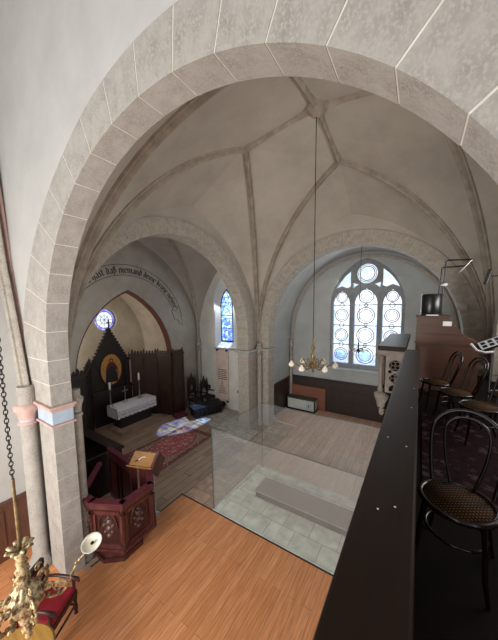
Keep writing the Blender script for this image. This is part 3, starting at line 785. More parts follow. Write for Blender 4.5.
MB().lathe([(1e-4, 0), (.085, .003)], (.028, 0, 2.50), 16, axis=(1, 0, 0)).build('painted_red_hood', 'robe_red', pa)
MB().lathe([(1e-4, 0), (.045, .003)], (.033, 0, 2.49), 12, axis=(1, 0, 0)).build('painted_face', 'skin', pa)
fr_ = MB().tube([(.02, .44*math.cos(2*PI*k/40), 2.14+.64*math.sin(2*PI*k/40)) for k in range(40)], .022, 6, closed=True); fr_.build('oval_frame', 'darkwood', rt)

# ---- altar
al = empty('altar', (-9.32, 5.88, 0), 0, 'dark altar table on a low pale step in front of the altarpiece', 'altar')
MB().box((-.26, -.66, .10), (.22, .66, .86)).build('body', 'darkwood', al)
MB().box((-.34, -.82, .86), (.31, .82, .93)).build('altar_top', 'darkwood', al)
MB().box((-.34, -.86, .0), (.62, .88, .12)).build('predella', 'floor_brown', al)
# lace cloth
lc = MB(); nU = 64; top = []; vs = []
hw = .835; d0, d1 = -.35, .325
def cl(y): return .36+.035*abs(math.sin(y*18))
fr_pts = [(-hw+2*hw*i/nU) for i in range(nU+1)]
vs = []
for y in fr_pts: vs += [(d0, y, .937), (d1, y, .937), (d1+.012+.008*math.sin(y*22), y, .75), (d1+.014+.012*math.sin(y*22+.4), y, .937-cl(y))]
lc.add(vs, [(4*i+k, 4*i+k+1, 4*i+k+5, 4*i+k+4) for i in range(nU) for k in range(3)], True)
for s in (-1, 1):
    e = []
    for i in range(21):
        x = d0+(d1-d0)*i/20; e += [(x, s*hw, .937), (x, s*(hw+.012+.008*math.sin(x*24)), .937-cl(x))]
    lc.add(e, [(2*i, 2*i+1, 2*i+3, 2*i+2) for i in range(20)], True)
co = lc.build('altar_cloth', 'linen'); co.location = (-9.32, 5.88, 0); tag(co, 'white lace cloth with scalloped hem draped over the altar', 'altar cloth')
hl = MB()
for i in range(22):
    y = -.78+i*.074
    hl.lathe([(1e-4, 0), (.017, .002)], (d1+.028, y, .68+.02*(i % 2)), 8, axis=(1, 0, 0))
    hl.lathe([(1e-4, 0), (.012, .002)], (d1+.028, y+.03, .80), 8, axis=(1, 0, 0))
lh = hl.build('lace_openwork', 'screenwood', co)
def candlestick(x, y, z, h, label):
    r = empty('altar_candlestick', (x, y, z), 0, label, 'candlestick', 'candlesticks on the altar')
    MB().lathe([(.085, 0), (.085, .02), (.05, .04), (.022, .1), (.035, .15), (.02, .2), (.018, h-.1), (.035, h-.05), (.05, h-.02), (.05, h)], (0, 0, 0), 14).build('stand', 'steel', r)
    MB().lathe([(.034, h), (.034, h+.26), (1e-4, h+.27)], (0, 0, 0), 12).build('candle', 'wax', r)
candlestick(-9.45, 5.08, .94, .66, 'candlestick with white candle at the left end of the altar')
candlestick(-9.42, 6.26, .94, .76, 'taller candlestick with white candle at the right end of the altar')
cx_ = empty('altar_cross', (-9.45, 5.66, .94), 0, 'small pale metal crucifix standing mid altar between the candles', 'cross')
MB().lathe([(.08, 0), (.08, .02), (.03, .06), (.02, .14)], (0, 0, 0), 12).build('foot', 'steel', cx_)
MB().box((-.012, -.014, .12), (.012, .014, .62)).box((-.012, -.11, .44), (.012, .11, .47)).build('crucifix', 'steel', cx_)

# ---- carved black gothic chairs with draped kneeler in the chapel corner
def gothic_chair(x, y, rz, h, label):
    r = empty('gothic_chair', (x, y, .03), rz, label, 'chair', 'carved black chairs in the chapel corner')
    MB().box((-.24, -.24, .42), (.24, .24, .5)).build('seat', 'matblack', r, .01)
    for sx in (-.2, .2):
        for sy in (-.2, .2):
            MB().lathe([(.03, 0), (.022, .05), (.03, .2), (.02, .3), (.03, .42)], (sx, sy, 0), 8).build('leg', 'darkwood', r)
    for sy in (-.21, .21):
        MB().box((-.27, sy-.03, .5), (-.20, sy+.03, h-.25)).build('back_post', 'darkwood', r)
        MB().lathe([(.045, h-.25), (.05, h-.22), (.025, h-.18), (.03, h-.12), (1e-4, h+.02)], (-.235, sy, 0), 8).build('finial', 'darkwood', r)
    plate('backrest', [[(-.2, .7), (.2, .7), (.2, h-.3), (.12, h-.12), (.05, h-.05), (0, h+.12), (-.05, h-.05), (-.12, h-.12), (-.2, h-.3)], pointed(0, .1, .85, h-.6, h-.42, 5)], 'darkwood', YZ(-.215), .04, r)
    for sy in (-.25, .205): MB().box((-.24, sy, .68), (.2, sy+.045, .73)).build('armrest', 'darkwood', r, .008)
gothic_chair(-8.22, 8.22, 0, 1.52, 'taller black carved chair with pinnacled back beside the panelled screen')
gothic_chair(-8.0, 8.77, 0, 1.28, 'lower black carved chair with pinnacled back nearest the tablet wall')
kn = empty('draped_kneeler', (-7.48, 8.12, .02), -.4, 'low kneeling bench under jagged black cloth beside the carved black chairs', 'kneeler')
MB().box((-.34, -.62, .0), (.2, .62, .38)).build('bench', 'darkwood', kn)
kd = MB(); pv = []
for i in range(29):
    y = -.68+1.36*i/28; zz = .40-.05*(i % 2) ; dp = .30 if (i//2) % 2 else .07
    pv += [(-.37, y, .41), (.24, y, .40), (.30, y, .40-.36+dp*.6)]
kd.add(pv, [(3*i+k, 3*i+k+1, 3*i+k+4, 3*i+k+3) for i in range(28) for k in range(2)])
kd.build('black_cloth', 'matblack', kn)
cu_ = empty('red_cushion', (-8.28, 7.34, .005), -.2, 'small crimson cushion on the floor at the foot of the panelled screen', 'cushion')
MB().box((-.2, -.26, 0), (.2, .26, .12)).build('cushion_body', 'velvet', cu_, .04)

# ---- memorial tablet and two sconces on the pale wall
tb = empty('memorial_tablet', (-7.31, 9.058, .45), 0, 'tall narrow pinkish stone memorial tablet below the narrow blue window', 'tablet')
tb.location.z = .36
MB().box((-.34, -.06, 0), (.34, -.002, 2.3)).build('slab', 'pinkstone', tb, .008)
eg = MB(); random.seed(3)
for row in range(6):
    x = -.24
    while x < .22:
        w = random.uniform(.03, .085); eg.box((x, -.066, 1.40-row*.085), (min(x+w, .25), -.06, 1.44-row*.085)); x += w+.022
for row in range(5):
    hwid = .05+.035*row; x = -hwid-.04
    while x < hwid+.02:
        w = random.uniform(.03, .06); eg.box((x, -.066, .68-row*.085), (x+w, -.06, .71-row*.085)); x += w+.02
eg.box((-.012, -.066, .76), (.012, -.06, .88)).box((-.04, -.066, .82), (.04, -.06, .84))
eg.build('engraved_text', 'inscribe', tb)
re_ = MB()
for (px, pz, r) in ((-.1, 2.05, .1), (.03, 2.1, .07), (-.05, 1.9, .06), (-.1, 1.72, .08), (.03, 1.68, .1), (.1, 1.78, .05), (.12, 2.0, .05)):
    re_.lathe([(1e-4, .02), (r*.6, .014), (r, 0)], (px, -.06, pz), 12, axis=(0, -1, 0))
re_.build('carved_relief', 'pinkstone', tb)
for sx in (-.27, .27):
    for z in (2.3, .0): MB().box((sx-.05, -.085, z-.04), (sx+.05, -.0, z+.045)).build('iron_clamp', 'iron', tb)
MB().lathe([(1e-4, .05), (.05, .045), (.08, .02), (.12, 0)], (.03, -.02, -.16), 16, axis=(0, -1, 0), flute=.12).build('rosette', 'iron', tb)
for (x, lab) in ((-8.12, 'small black wall sconce left of the memorial tablet'), (-6.38, 'small black wall sconce right of the memorial tablet')):
    sc = empty('wall_sconce', (x, 9.058, .86), 0, lab, 'sconce', 'black sconces on the chapel wall')
    MB().box((-.05, -.02, -.08), (.05, 0, .08)).build('back_plate', 'iron', sc)
    MB().tube([(0, -.02, -.03), (.0, -.1, -.05), (0, -.13, .02)], .012, 6).lathe([(.02, .0), (.05, .03), (.045, .1)], (0, -.13, .02), 10).build('candle_cup', 'iron', sc)

# ---- rug
rg_ = MB(); rq = [(-7.45, 6.8), (-6.02, 6.86), (-5.9, 4.4), (-7.55, 4.36)]
def inset(q, f):
    c = V((sum(a for a, b in q)/4, sum(b for a, b in q)/4)); return [tuple(c+(V(p)-c)*f) for p in q]
rug = empty('persian_rug', (0, 0, .005), 0, 'red patterned oriental rug lying on the chapel boards before the altar', 'rug')
def flat(poly, z0, z1):
    return MB().prism([(a, b) for a, b in poly][::-1], z0, z1)
flat(rq, .0, .008).build('border', 'rugborder', rug)
flat(inset(rq, .82), .008, .011).build('field', 'rugfield', rug)
mb_ = MB().prism([(-6.73+.54*math.cos(2*PI*k/24), 5.6+.98*math.sin(2*PI*k/24)) for k in range(24)], .011, .013); mb_.build('medallion', 'rugborder', rug)
mb_ = MB().prism([(-6.73+.5*math.cos(2*PI*k/24), 5.6+.94*math.sin(2*PI*k/24)) for k in range(24)], .013, .015); mb_.build('medallion_centre', 'rug', rug)

# ---- glass screen around the pale stone floor
gs = empty('glass_barrier', (-3.74, 4.2, 0), 0, 'clear glass barrier of tall panes around the pale stone floor area', 'glass barrier')
def pane(x0, y0, x1, y1, h=1.9):
    dx, dy = x1-x0, y1-y0; L = math.hypot(dx, dy); mt = Matrix.Translation((x0+3.74, y0-4.2, .01)) @ Matrix.Rotation(math.atan2(dy, dx), 4, 'Z')
    p = MB().box((0, -.006, 0), (L, .006, h), mt).build('glass_pane', 'glass', gs)
    e = MB().box((-.006, -.007, h-.0), (L+.006, .007, h+.008), mt).box((-.008, -.008, 0), (.002, .008, h), mt).build('pane_edge', 'glass_edge', p)
pane(-3.74, 4.2, 1.3, 4.2); pane(-3.56, 6.12, 1.3, 6.12); pane(-3.735, 4.215, -3.565, 6.105)
st = empty('stone_step', (-2.2, 5.3, .008), 0, 'long low grey covered step inside the glass barrier', 'step')
MB().box((-.86, -.27, 0), (3.3, .27, .13)).build('riser', 'slab_side', st)
MB().box((-.88, -.285, .13), (3.3, .285, .16)).build('tread', 'slab', st, .01)
st.location = (-2.28, 5.32, .008)

# ---- transept furniture: pale case in front of terracotta board
pc = empty('pale_cabinet', (-4.2, 10.75, .006), 0, 'low pale green glass-fronted cabinet in front of the terracotta board', 'cabinet')
MB().box((-.62, -.2, .06), (.62, .2, .5)).build('body', 'casewhite', pc, .01)
MB().box((-.64, -.22, .5), (.64, .22, .54)).build('top', 'slab_side', pc)
MB().box((-.64, -.22, 0), (.64, .22, .06)).box((-.65, -.215, .06), (-.6, -.2, .5)).box((.6, -.215, .06), (.65, -.2, .5)).build('frame', 'iron', pc)
MB().box((.25, -.205, .1), (.5, -.199, .46)).build('glass_door', 'sg_white', pc)
MB().box((.36, -.212, .2), (.38, -.2, .32)).build('handle', 'iron', pc)
rb_ = MB().box((-4.86, 10.985, .006), (-3.25, 11.03, 1.0)).build('terracotta_board', 'redpanel', None, .01)
tag(rb_, 'upright terracotta board leaning against the dark panelling under the big window', 'board')

# ---- far chandelier
def chandelier(name, loc, s, narm, drop, label, mname, shades='frosted', rod=.008, phase=0.0, rodm='iron'):
    r = empty(name, loc, 0, label, 'chandelier')
    MB().lathe([(1e-4, -.22*s), (.03*s, -.2*s), (.02*s, -.15*s), (.07*s, -.09*s), (.09*s, -.03*s), (.05*s, .03*s), (.03*s, .08*s), (.05*s, .13*s), (.06*s, .19*s), (.03*s, .25*s), (.02*s, .32*s), (.045*s, .37*s), (.03*s, .43*s), (.015*s, .5*s), (.03*s, .55*s), (.01*s, .6*s)], (0, 0, 0), 18, flute=.06).build('body', mname, r)
    MB().tube([(0, 0, .58*s), (0, 0, drop)], rod, 8).build('rod', rodm, r)
    for k in range(narm):
        a = phase+2*PI*k/narm; c, sn = math.cos(a), math.sin(a)
        pts = [(.05, .0), (.14, -.08), (.26, -.1), (.38, -.03), (.46, .04), (.5, .02)]
        fine = []
        for i in range(len(pts)-1):
            for q in range(4):
                f = q/4; fine.append((pts[i][0]+(pts[i+1][0]-pts[i][0])*f, pts[i][1]+(pts[i+1][1]-pts[i][1])*f))
        fine.append(pts[-1])
        am = MB().tube([(u*s*c, u*s*sn, v*s) for u, v in fine], .013*s, 7)
        am.tube([(s*(.2+.07*math.cos(t))*c, s*(.2+.07*math.cos(t))*sn, s*(.02+.07*math.sin(t))) for t in [i*.55 for i in range(11)]], .01*s, 6)
        ar = am.build('arm', mname, r)
        MB().lathe([(.02*s, .03*s), (.03*s, .0), (.06*s, -.03*s), (.07*s, -.08*s), (.04*s, -.11*s), (1e-4, -.12*s)], (.5*s*c, .5*s*sn, .02*s), 12).build('glass_shade', 'shade', ar)
    return r
chandelier('brass_chandelier', (-1.84, 5.3, 3.38), .9, 6, 4.84, 'brass chandelier with white glass shades hanging from the crossing vault boss', 'brass', phase=.35)
chandelier('dark_chandelier', (-1.84, 10.25, 2.95), .62, 6, 3.78, 'small dark chandelier hanging in front of the large stained glass window', 'iron', phase=.2)

# ---- near gilt chandelier (bottom left)
nc = empty('gilt_chandelier', (-2.86, .66, 2.03), 0, 'large ornate gilt chandelier hanging close by at the lower left edge', 'chandelier')
MB().lathe([(1e-4, -.42), (.03, -.4), (.02, -.36), (.05, -.32), (.03, -.27), (.06, -.22), (.04, -.17), (.09, -.13)], (0, 0, 0), 16, flute=.08, nf=6).build('lower_finial', 'brass_pale', nc)
MB().lathe([(.09, -.13), (.125, -.08), (.135, -.02), (.12, .04), (.08, .09), (.05, .12)], (0, 0, 0), 56, flute=.07, nf=14).build('gadrooned_bowl', 'brass_pale', nc)
MB().lathe([(.05, .12), (.03, .15), (.06, .18), (.035, .22), (.055, .26), (.03, .3), (.045, .34), (.03, .38), (.05, .42), (.025, .46)], (0, 0, 0), 16, flute=.12, nf=6).build('baluster_stem', 'brass_pale', nc)
pet = MB()
for k in range(8):
    a = 2*PI*k/8; c, s = math.cos(a), math.sin(a)
    pet.tube([(.02*c, .02*s, .45), (.055*c, .055*s, .462), (.088*c, .088*s, .49), (.105*c, .105*s, .482)], [.01, .026, .024, .008], 6, sy=.6)
pet.build('petal_collar', 'brass_pale', nc)
MB().tube([(0, 0, .46), (0, 0, 1.12)], .013, 10).build('rod', 'brass', nc)
chn = MB()
for k in range(46):
    z = 1.14+k*.038; a = PI/2*(k % 2)
    chn.tube([(.014*math.cos(t)*math.cos(a), .014*math.cos(t)*math.sin(a), z+.025*math.sin(t)) for t in [2*PI*i/10 for i in range(10)]], .0045, 5, closed=True)
cn = chn.build('chain', 'iron', nc)
shade_dir = math.atan2(1.12-.66, -2.60+2.86)
for k in range(6):
    a = shade_dir+2*PI*k/6; c, s = math.cos(a), math.sin(a)
    path = [(.11, -.05), (.18, -.11), (.26, -.12), (.33, -.05), (.36, .05), (.41, .14), (.48, .2), (.53, .22)]
    if k % 3: path = [(.10, -.05), (.14, -.10), (.19, -.12), (.23, -.10), (.25, -.04), (.24, .02), (.20, .04), (.18, .02)]
    fine = []
    for i in range(len(path)-1):
        for q in range(4):
            f = q/4; fine.append((path[i][0]+(path[i+1][0]-path[i][0])*f, path[i][1]+(path[i+1][1]-path[i][1])*f))
    fine.append(path[-1])
    mb1 = MB().tube([(u*c, u*s, v) for u, v in fine], .011, 8)
    for (cu0, cz0, rr) in (((.25, -.03, .06), (.17, .0, .045)) if k % 3 == 0 else ((.17, .02, .05), (.15, .13, .035), (.13, -.16, .04))):
        sp_ = []
        for i in range(18):
            t = i*.42; r_ = rr*(1-i/24)
            sp_.append(((cu0+r_*math.cos(t))*c, (cu0+r_*math.cos(t))*s, cz0+r_*math.sin(t)))
        mb1.tube(sp_, .009, 6)
        mb1.ball(((cu0)*c, (cu0)*s, cz0), .018, 8)
    ar = mb1.build('arm', 'brass_pale', nc)
    for q in range(5):
        u, v = fine[3+q*4]; MB().lathe([(1e-4, -.03), (.018, -.01), (.02, .01), (1e-4, .035)], (u*c, u*s, v+.012), 6, axis=(c*.5, s*.5, .8)).build('leaf_ornament', 'brass', ar)
    if k % 3: continue
    sh = MB().lathe([(.018, -.05), (.02, -.01), (.03, .0), (.055, .005), (.08, .02), (.092, .04), (.092, .044), (.075, .026), (.04, .012), (1e-4, .01)], (.54*c, .54*s, .25), 24, axis=(c*.35, s*.1-.35, .8))
    sh.build('dish_shade', 'shade', ar)
    MB().ball((.54*c+.004*c, .54*s-.005, .275), .016, 8).build('bulb_socket', 'iron', ar)

# ---- pulpit (reading desk enclosure) by the near pier
pu = empty('pulpit', (-4.9, 2.6, 0), 0, 'carved dark red mahogany pulpit with crimson padded rim beside the near stone pier', 'pulpit')
O = V((-4.9, 2.6, 0))
top_path = [(-5.2, 2.06), (-4.7, 2.06), (-4.18, 2.34), (-4.20, 2.95), (-4.62, 3.22)]
ctr = V((-4.75, 2.72))
def segbox(mb, p, q, off0, off1, z0, z1, ext=0.0):
    p = V(p); q = V(q); d = (q-p); L = d.length; d.normalize(); nn = V((d.y, -d.x))
    a0 = p-d*ext+nn*off0; a1 = q+d*ext+nn*off0; b0 = p-d*ext+nn*off1; b1 = q+d*ext+nn*off1
    pts = [a0, a1, b1, b0]
    mb.add([(x-O.x, y-O.y, z) for z in (z0, z1) for x, y in pts], [(0, 1, 2, 3), (4, 5, 6, 7), (0, 1, 5, 4), (1, 2, 6, 5), (2, 3, 7, 6), (3, 0, 4, 7)])
segs = list(zip(top_path, top_path[1:]))
for i, (p, q) in enumerate(segs):
    P, Q = V(p), V(q); L = (Q-P).length; d = (Q-P)/L; inn = .035
    w = MB(); segbox(w, p, q, -.06, -.02, .32, 1.10); wp = w.build('panel', 'mahogany_dark', pu)  # panels take the darker wood so they look shaded behind the frames
    fr2 = MB()
    for (f0, f1, z0, z1) in ((0, .12, .38, 1.09), (.88, 1, .38, 1.09), (0, 1, .30, .42), (0, 1, .98, 1.09)):
        segbox(fr2, P+d*L*f0, P+d*L*f1, -.02, .008, z0, z1)
    fr2.build('panel_frame', 'mahogany', wp)
    cv = MB(); c0 = P+d*L*.5; nn = V((d.y, -d.x))
    def cpt(u, z, o=.0): 
        v_ = c0+d*u+nn*(-.018+o); return (v_.x-O.x, v_.y-O.y, z)
    for (u, z, r) in ((0, .60, .035), (0, .70, .045), (0, .80, .045), (0, .87, .025), (-.05, .66, .025), (.05, .66, .025), (-.06, .76, .028), (.06, .76, .028), (-.035, .84, .018), (.035, .84, .018)):
        cv.lathe([(1e-4, .03), (r*.8, .022), (r*1.35, 0)], cpt(u*1.3, .74+(z-.74)*1.25), 10, axis=(nn.x, nn.y, 0), flute=.1, nf=5)
    if L > .3: cv.build('carving', 'carved_highlight', wp)
    if L > .3:
        MB().tube([cpt(.17*math.cos(t_), .72+.30*math.sin(t_) if math.sin(t_) > 0 else .72, .012) for t_ in [PI*q_/14 for q_ in range(15)]], .012, 6).build('carved_arch', 'mahogany', wp)
    cm = MB(); segbox(cm, p, q, -.07, .03, 1.09, 1.14, .012); segbox(cm, p, q, -.07, .045, 1.14, 1.19, .02)
    nd = int(L/.05)
    cm.build('cornice', 'mahogany', wp)
    dn = MB()
    for k in range(nd):
        segbox(dn, P+d*(k+.25)*L/nd, P+d*(k+.75)*L/nd, .0, .028, 1.055, 1.09)
    dn.build('dentil_band', 'mahogany_dark', wp)
    bs = MB(); segbox(bs, p, q, -.07, .055, .32, .36, .012); segbox(bs, p, q, -.07, .015, .36, .39, .006); bs.build('base_moulding', 'mahogany', wp)
    vl = MB(); segbox(vl, p, q, -.09, .04, 1.19, 1.215, .02); vl.build('velvet_rim', 'velvet', wp)
for p in top_path:
    x, y = p; MB().lathe([(.045, .30), (.03, .38), (.028, .7), (.035, .75), (.028, .8), (.03, .94), (.045, 1.0)], (x-O.x, y-O.y, 0), 10).build('corner_colonnette', 'mahogany_dark', pu)
base_poly = [(-5.05, 2.15), (-4.58, 2.15), (-4.30, 2.38), (-4.32, 2.78), (-4.64, 3.06), (-5.1, 3.06)]
MB().prism([(x-O.x, y-O.y) for x, y in base_poly], 0, .08).prism([(ctr.x+(x-ctr.x)*.93-O.x, ctr.y+(y-ctr.y)*.93-O.y) for x, y in base_poly], .08, .27).prism([(x-O.x, y-O.y) for x, y in base_poly], .27, .33).build('plinth', 'mahogany', pu)
# back wing and return with padded top
w = MB(); segbox(w, (-6.15, 3.2), (-5.12, 3.12), -.03, .03, .0, 1.19); segbox(w, (-5.12, 3.12), (-5.0, 3.1), -.06, .06, 0, 1.2)
ww = w.build('rear_wing', 'mahogany', pu)
w = MB()
for f in (0, .52):
    for (a_, b_, z0, z1) in ((.04, .08, .15, 1.0), (.4, .44, .15, 1.0), (.04, .44, .15, .2), (.04, .44, .95, 1.0)):
        x0 = -6.15+(a_+f)*1.03; x1 = -6.15+(b_+f)*1.03
        segbox(w, (x0, 3.2-(a_+f)*.08), (x1, 3.2-(b_+f)*.08), .03, .045, z0, z1)
w.build('wing_frame', 'mahogany_dark', ww)
w = MB(); segbox(w, (-6.18, 3.2), (-5.1, 3.12), -.05, .055, 1.19, 1.24); w.build('velvet_rim', 'velvet', ww)
# reading desk
ds = MB(); mt = Matrix.Translation((-4.90-O.x, 3.26-O.y, 1.31)) @ Matrix.Rotation(.35, 4, 'Z') @ Matrix.Rotation(math.radians(38), 4, 'X')
ds.box((-.27, -.15, -.012), (.27, .15, .012), mt); dk = ds.build('book_desk', 'goldwood', pu)
MB().box((-.3, -.19, -.012), (.3, -.17, .04), mt).build('book_ledge', 'goldwood', dk)
MB().box((-4.98-O.x, 3.2-O.y, .36), (-4.74-O.x, 3.3-O.y, 1.2)).build('desk_support', 'mahogany', pu)
MB().box((.25, -.2, -.35), (.31, .2, .02), mt).build('desk_cheek', 'mahogany', dk)
# side rail with rolled velvet top by the pier
w = MB(); segbox(w, (-5.55, 2.3), (-5.05, 2.06), -.03, .02, .34, 1.1); sr = w.build('side_panel', 'mahogany', pu)
MB().tube([(-5.45-O.x, 2.62-O.y, 1.36), (-5.25-O.x, 2.4-O.y, 1.34), (-5.05-O.x, 2.16-O.y, 1.27)], .055, 10).build('rolled_velvet_pad', 'velvet', sr)
ms = empty('microphone', (-4.78, 3.42, 0), 0, 'thin white microphone stand at the right of the pulpit book desk', 'microphone')
MB().lathe([(.1, 0), (.1, .015), (.012, .03), (.012, 1.25)], (0, 0, 0), 12).build('stand', 'steel', ms)
MB().tube([(0, 0, 1.24), (-.05, -.06, 1.32), (-.13, -.16, 1.36), (-.2, -.22, 1.3)], .009, 8).build('gooseneck', 'white', ms)
MB().lathe([(.012, 0), (.02, .03), (.02, .07), (1e-4, .09)], (-.2, -.22, 1.3), 10, axis=(-.6, -.6, -.4)).build('microphone_head', 'black', ms)

# ---- red upholstered armchair and round ochre tables, bottom left
rc = empty('red_armchair', (-4.24, 1.20, 0), math.radians(-58), 'dark carved armchair with a crimson seat at the foot of the near pier', 'armchair')
MB().box((-.25, -.25, .42), (.25, .27, .52))  .build('seat_cushion', 'seat_red', rc, .03)
MB().box((-.28, -.28, .34), (.28, .28, .43)).build('seat_frame', 'mahogany_dark', rc, .008)
for sx in (-.25, .25):
    MB().lathe([(.03, 0), (.022, .04), (.034, .12), (.02, .2), (.034, .3), (.03, .4), (.022, .5), (.03, .66)], (sx, .25, 0), 10).build('leg', 'mahogany_dark', rc)
    MB().box((sx-.025, -.29, 0), (sx+.025, -.24, 1.0)).build('leg', 'mahogany_dark', rc)
    ar = MB().tube([(sx, -.27, .70), (sx, -.05, .73), (sx, .18, .70), (sx, .32, .66), (sx, .34, .61)], [.022, .024, .026, .03, .018], 8)
    ar.build('armrest', 'mahogany_dark', rc)
MB().tube([(-.25, .25, .16), (.25, .25, .16)], .017, 8).tube([(-.25, .25, .16), (-.25, -.26, .16)], .017, 8).tube([(.25, .25, .16), (.25, -.26, .16)], .017, 8).build('stretcher', 'mahogany_dark', rc)
MB().box((-.23, -.285, .6), (.23, -.24, .92)).build('backrest', 'seat_red', rc, .02)
MB().box((-.29, -.3, .92), (.29, -.23, 1.03)).build('top_rail', 'black', rc, .015)
rc.scale = (.92, .92, .86)
ta = empty('round_table', (-3.55, .62, 0), 0, 'round ochre wooden table under the gilt chandelier at the lower left corner', 'table')
MB().lathe([(.40, .70), (.42, .71), (.42, .735), (.40, .745)], (0, 0, 0), 48).build('tabletop', 'ochre', ta)
MB().lathe([(.05, 0), (.04, .1), (.06, .3), (.035, .5), (.07, .7)], (0, 0, 0), 16).build('pedestal', 'mahogany_dark', ta)
for k in range(3):
    a = k*2*PI/3; MB().tube([(.04*math.cos(a), .04*math.sin(a), .2), (.2*math.cos(a), .2*math.sin(a), .1), (.32*math.cos(a), .32*math.sin(a), .025)], .025, 8).build('foot', 'mahogany_dark', ta)

# ================================================================= GALLERY
GF = 2.84
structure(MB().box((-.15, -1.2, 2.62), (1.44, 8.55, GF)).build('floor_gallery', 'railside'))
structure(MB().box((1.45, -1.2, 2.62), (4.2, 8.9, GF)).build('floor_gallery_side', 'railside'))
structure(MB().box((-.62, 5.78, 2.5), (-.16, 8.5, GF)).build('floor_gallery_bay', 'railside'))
structure(MB().box((3.5, -1.2, GF), (3.7, 8.9, 7)).build('wall_right', 'plaster_wall'))
structure(MB().box((1.95, 8.7, GF), (3.49, 8.9, 7)).build('wall_gallery_end', 'plaster_wall'))
rl_ = empty('gallery_rail', (-.08, 2.4, GF), 0, 'long dark wooden gallery parapet with a broad flat handrail', 'parapet')
rl_h = MB().box((-.115, -3.4, .82), (.105, 3.42, .905)).build('handrail', 'railwood', rl_, .012)
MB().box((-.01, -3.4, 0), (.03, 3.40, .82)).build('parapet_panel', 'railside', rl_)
for k in range(8):
    y = -3.2+k*.84; MB().box((.03, y, .04), (.055, y+.07, .8)).build('stile', 'railside', rl_)
for x, y in ((.06, .1), (-.055, -.55), (.05, -.62), (-.03, -1.25), (.03, -1.2), (.07, .7)):
    MB().lathe([(1e-4, .0025), (.004, .002), (.005, 0)], (x, y, .905), 8).build('paint_speck', 'white', rl_)
# gallery bay balustrade with carved front panel
bb = empty('carved_balustrade', (-.4, 5.8, GF+.001), 0, 'grey carved gothic balustrade box with dark top projecting past the rail end', 'balustrade')
MB().box((-.27, .0, .85), (.22, 2.7, .94)).build('dark_top', 'railwood', bb, .01)
MB().box((-.25, .0, .74), (.22, .08, .85)).box((-.27, -.02, .79), (.22, .06, .84)).box((-.25, .08, .74), (-.17, 2.7, .82)).build('cornice', 'stonecarve', bb)
MB().lathe([(.05, -.05), (.045, .0), (.06, .05), (.035, .12), (.035, .55), (.055, .62), (.06, .72), (.07, .75)], (-.2, .03, 0), 14).build('corner_post', 'stonecarve', bb)
MB().lathe([(.02, -.5), (.05, -.46), (.04, -.4), (.09, -.3), (.1, -.22), (.14, -.12), (.15, -.05), (.07, 0)], (-.17, .05, 0), 14).build('corbel', 'stonecarve', bb)
MB().box((-.14, .03, -.1), (.22, .06, .74)).build('back_panel', 'railside', bb)
plate('tracery_panel', [[(-.12, .0), (.22, .0), (.22, .74), (-.12, .74)], circle(.05, .56, .11, 20), circle(.05, .3, .1, 20), circle(-.04, .43, .035, 12), circle(.14, .43, .035, 12), pointed(.05, .1, .03, .09, .17, 5)], 'stonecarve', XZ(.0), .03, bb)
rg2 = MB()
for z in (.56, .3):
    for k in range(4):
        a = PI/4+k*PI/2; rg2.tube([(.05+.055*math.cos(a)+.04*math.cos(t), .012, z+.055*math.sin(a)+.04*math.sin(t)) for t in [2*PI*i/12 for i in range(12)]], .008, 5, closed=True)
rg2.build('quatrefoil', 'stonecarve', bb)
MB().box((-.25, .08, 0), (-.2, 2.7, .74)).build('side_panel', 'stonecarve', bb)

# organ console
oc_ = empty('organ_console', (.4, 6.75, GF), 0, 'brown wooden organ console with a sloping right end at the far end of the gallery', 'organ console')
plate('case', [[(-.44, 0), (.58, 0), (.58, 1.02), (.36, 1.12), (.1, 1.46), (.1, 1.5), (-.44, 1.5)]], 'console', XZ(-.3), .9, oc_)
MB().box((-.46, -.32, 1.5), (.12, .6, 1.53)).build('top_board', 'console', oc_, .006)
MB().box((-.455, -.32, .96), (.56, -.3, 1.0)).box((-.455, -.32, 1.16), (.32, -.3, 1.175)).build('moulding', 'console', oc_)
MB().box((-.40, -.312, .2), (.5, -.3, .9)).build('lower_panel', 'console', oc_, .006)
lbx = MB().box((.0, -.312, 1.33), (.14, -.3, 1.42)).build('label_card', 'white', oc_)
bd = empty('black_drum', (.2, 6.73, GF+1.532), 0, 'black drum-shaped lampshade box standing on the organ console', 'drum')
MB().lathe([(.17, 0.03), (.18, .05), (.18, .42), (.17, .44), (.17, .43), (1e-4, .42)], (0, 0, 0), 32).build('shade', 'black', bd)
MB().lathe([(.2, 0), (.2, .02), (.17, .03)], (0, 0, 0), 32).build('brim', 'black', bd)
pp = MB().box((.12, 6.43, GF+1.531), (.32, 6.505, GF+1.55)).build('white_sheets', 'white'); tag(pp, 'thin stack of white papers on the organ console before the black drum', 'papers')
# bent black pipes
pb = empty('pipe_bracket', (.45, 7.5, GF), 0, 'pair of bent black pipes rising behind the organ console to the vault rib', 'pipe bracket')
def P_(x, z): return (x-.45, 0, z-GF)
MB().tube([P_(.36, 2.842), P_(.36, 4.86), P_(.39, 5.41), P_(.41, 5.43), P_(.78, 5.43), P_(.9, 5.52)], .016, 8).build('lower_pipe', 'black', pb)
MB().tube([P_(.43, 2.842), P_(.43, 5.07), P_(.46, 5.56), P_(.48, 5.58), P_(.92, 5.56)], .016, 8).build('upper_pipe', 'black', pb)
MB().tube([P_(.70, 5.3), P_(.9, 5.55), ], .02, 8).build('end_brace', 'steel', pb)
MB().lathe([(.012, -.07), (.03, -.05), (.035, .05), (.012, .07)], P_(.44, 5.04), 12, axis=(1, 0, .1)).build('lamp_glare', 'white', pb)  # white body stands for the bright glare at the pipe
pk = MB().box((.80, 8.50, 4.44), (1.0, 8.56, 4.60)).build('junction_plate', 'stone', None, .01); tag(pk, 'small pale mounting plate on the far arch beside the black pipes', 'plate')

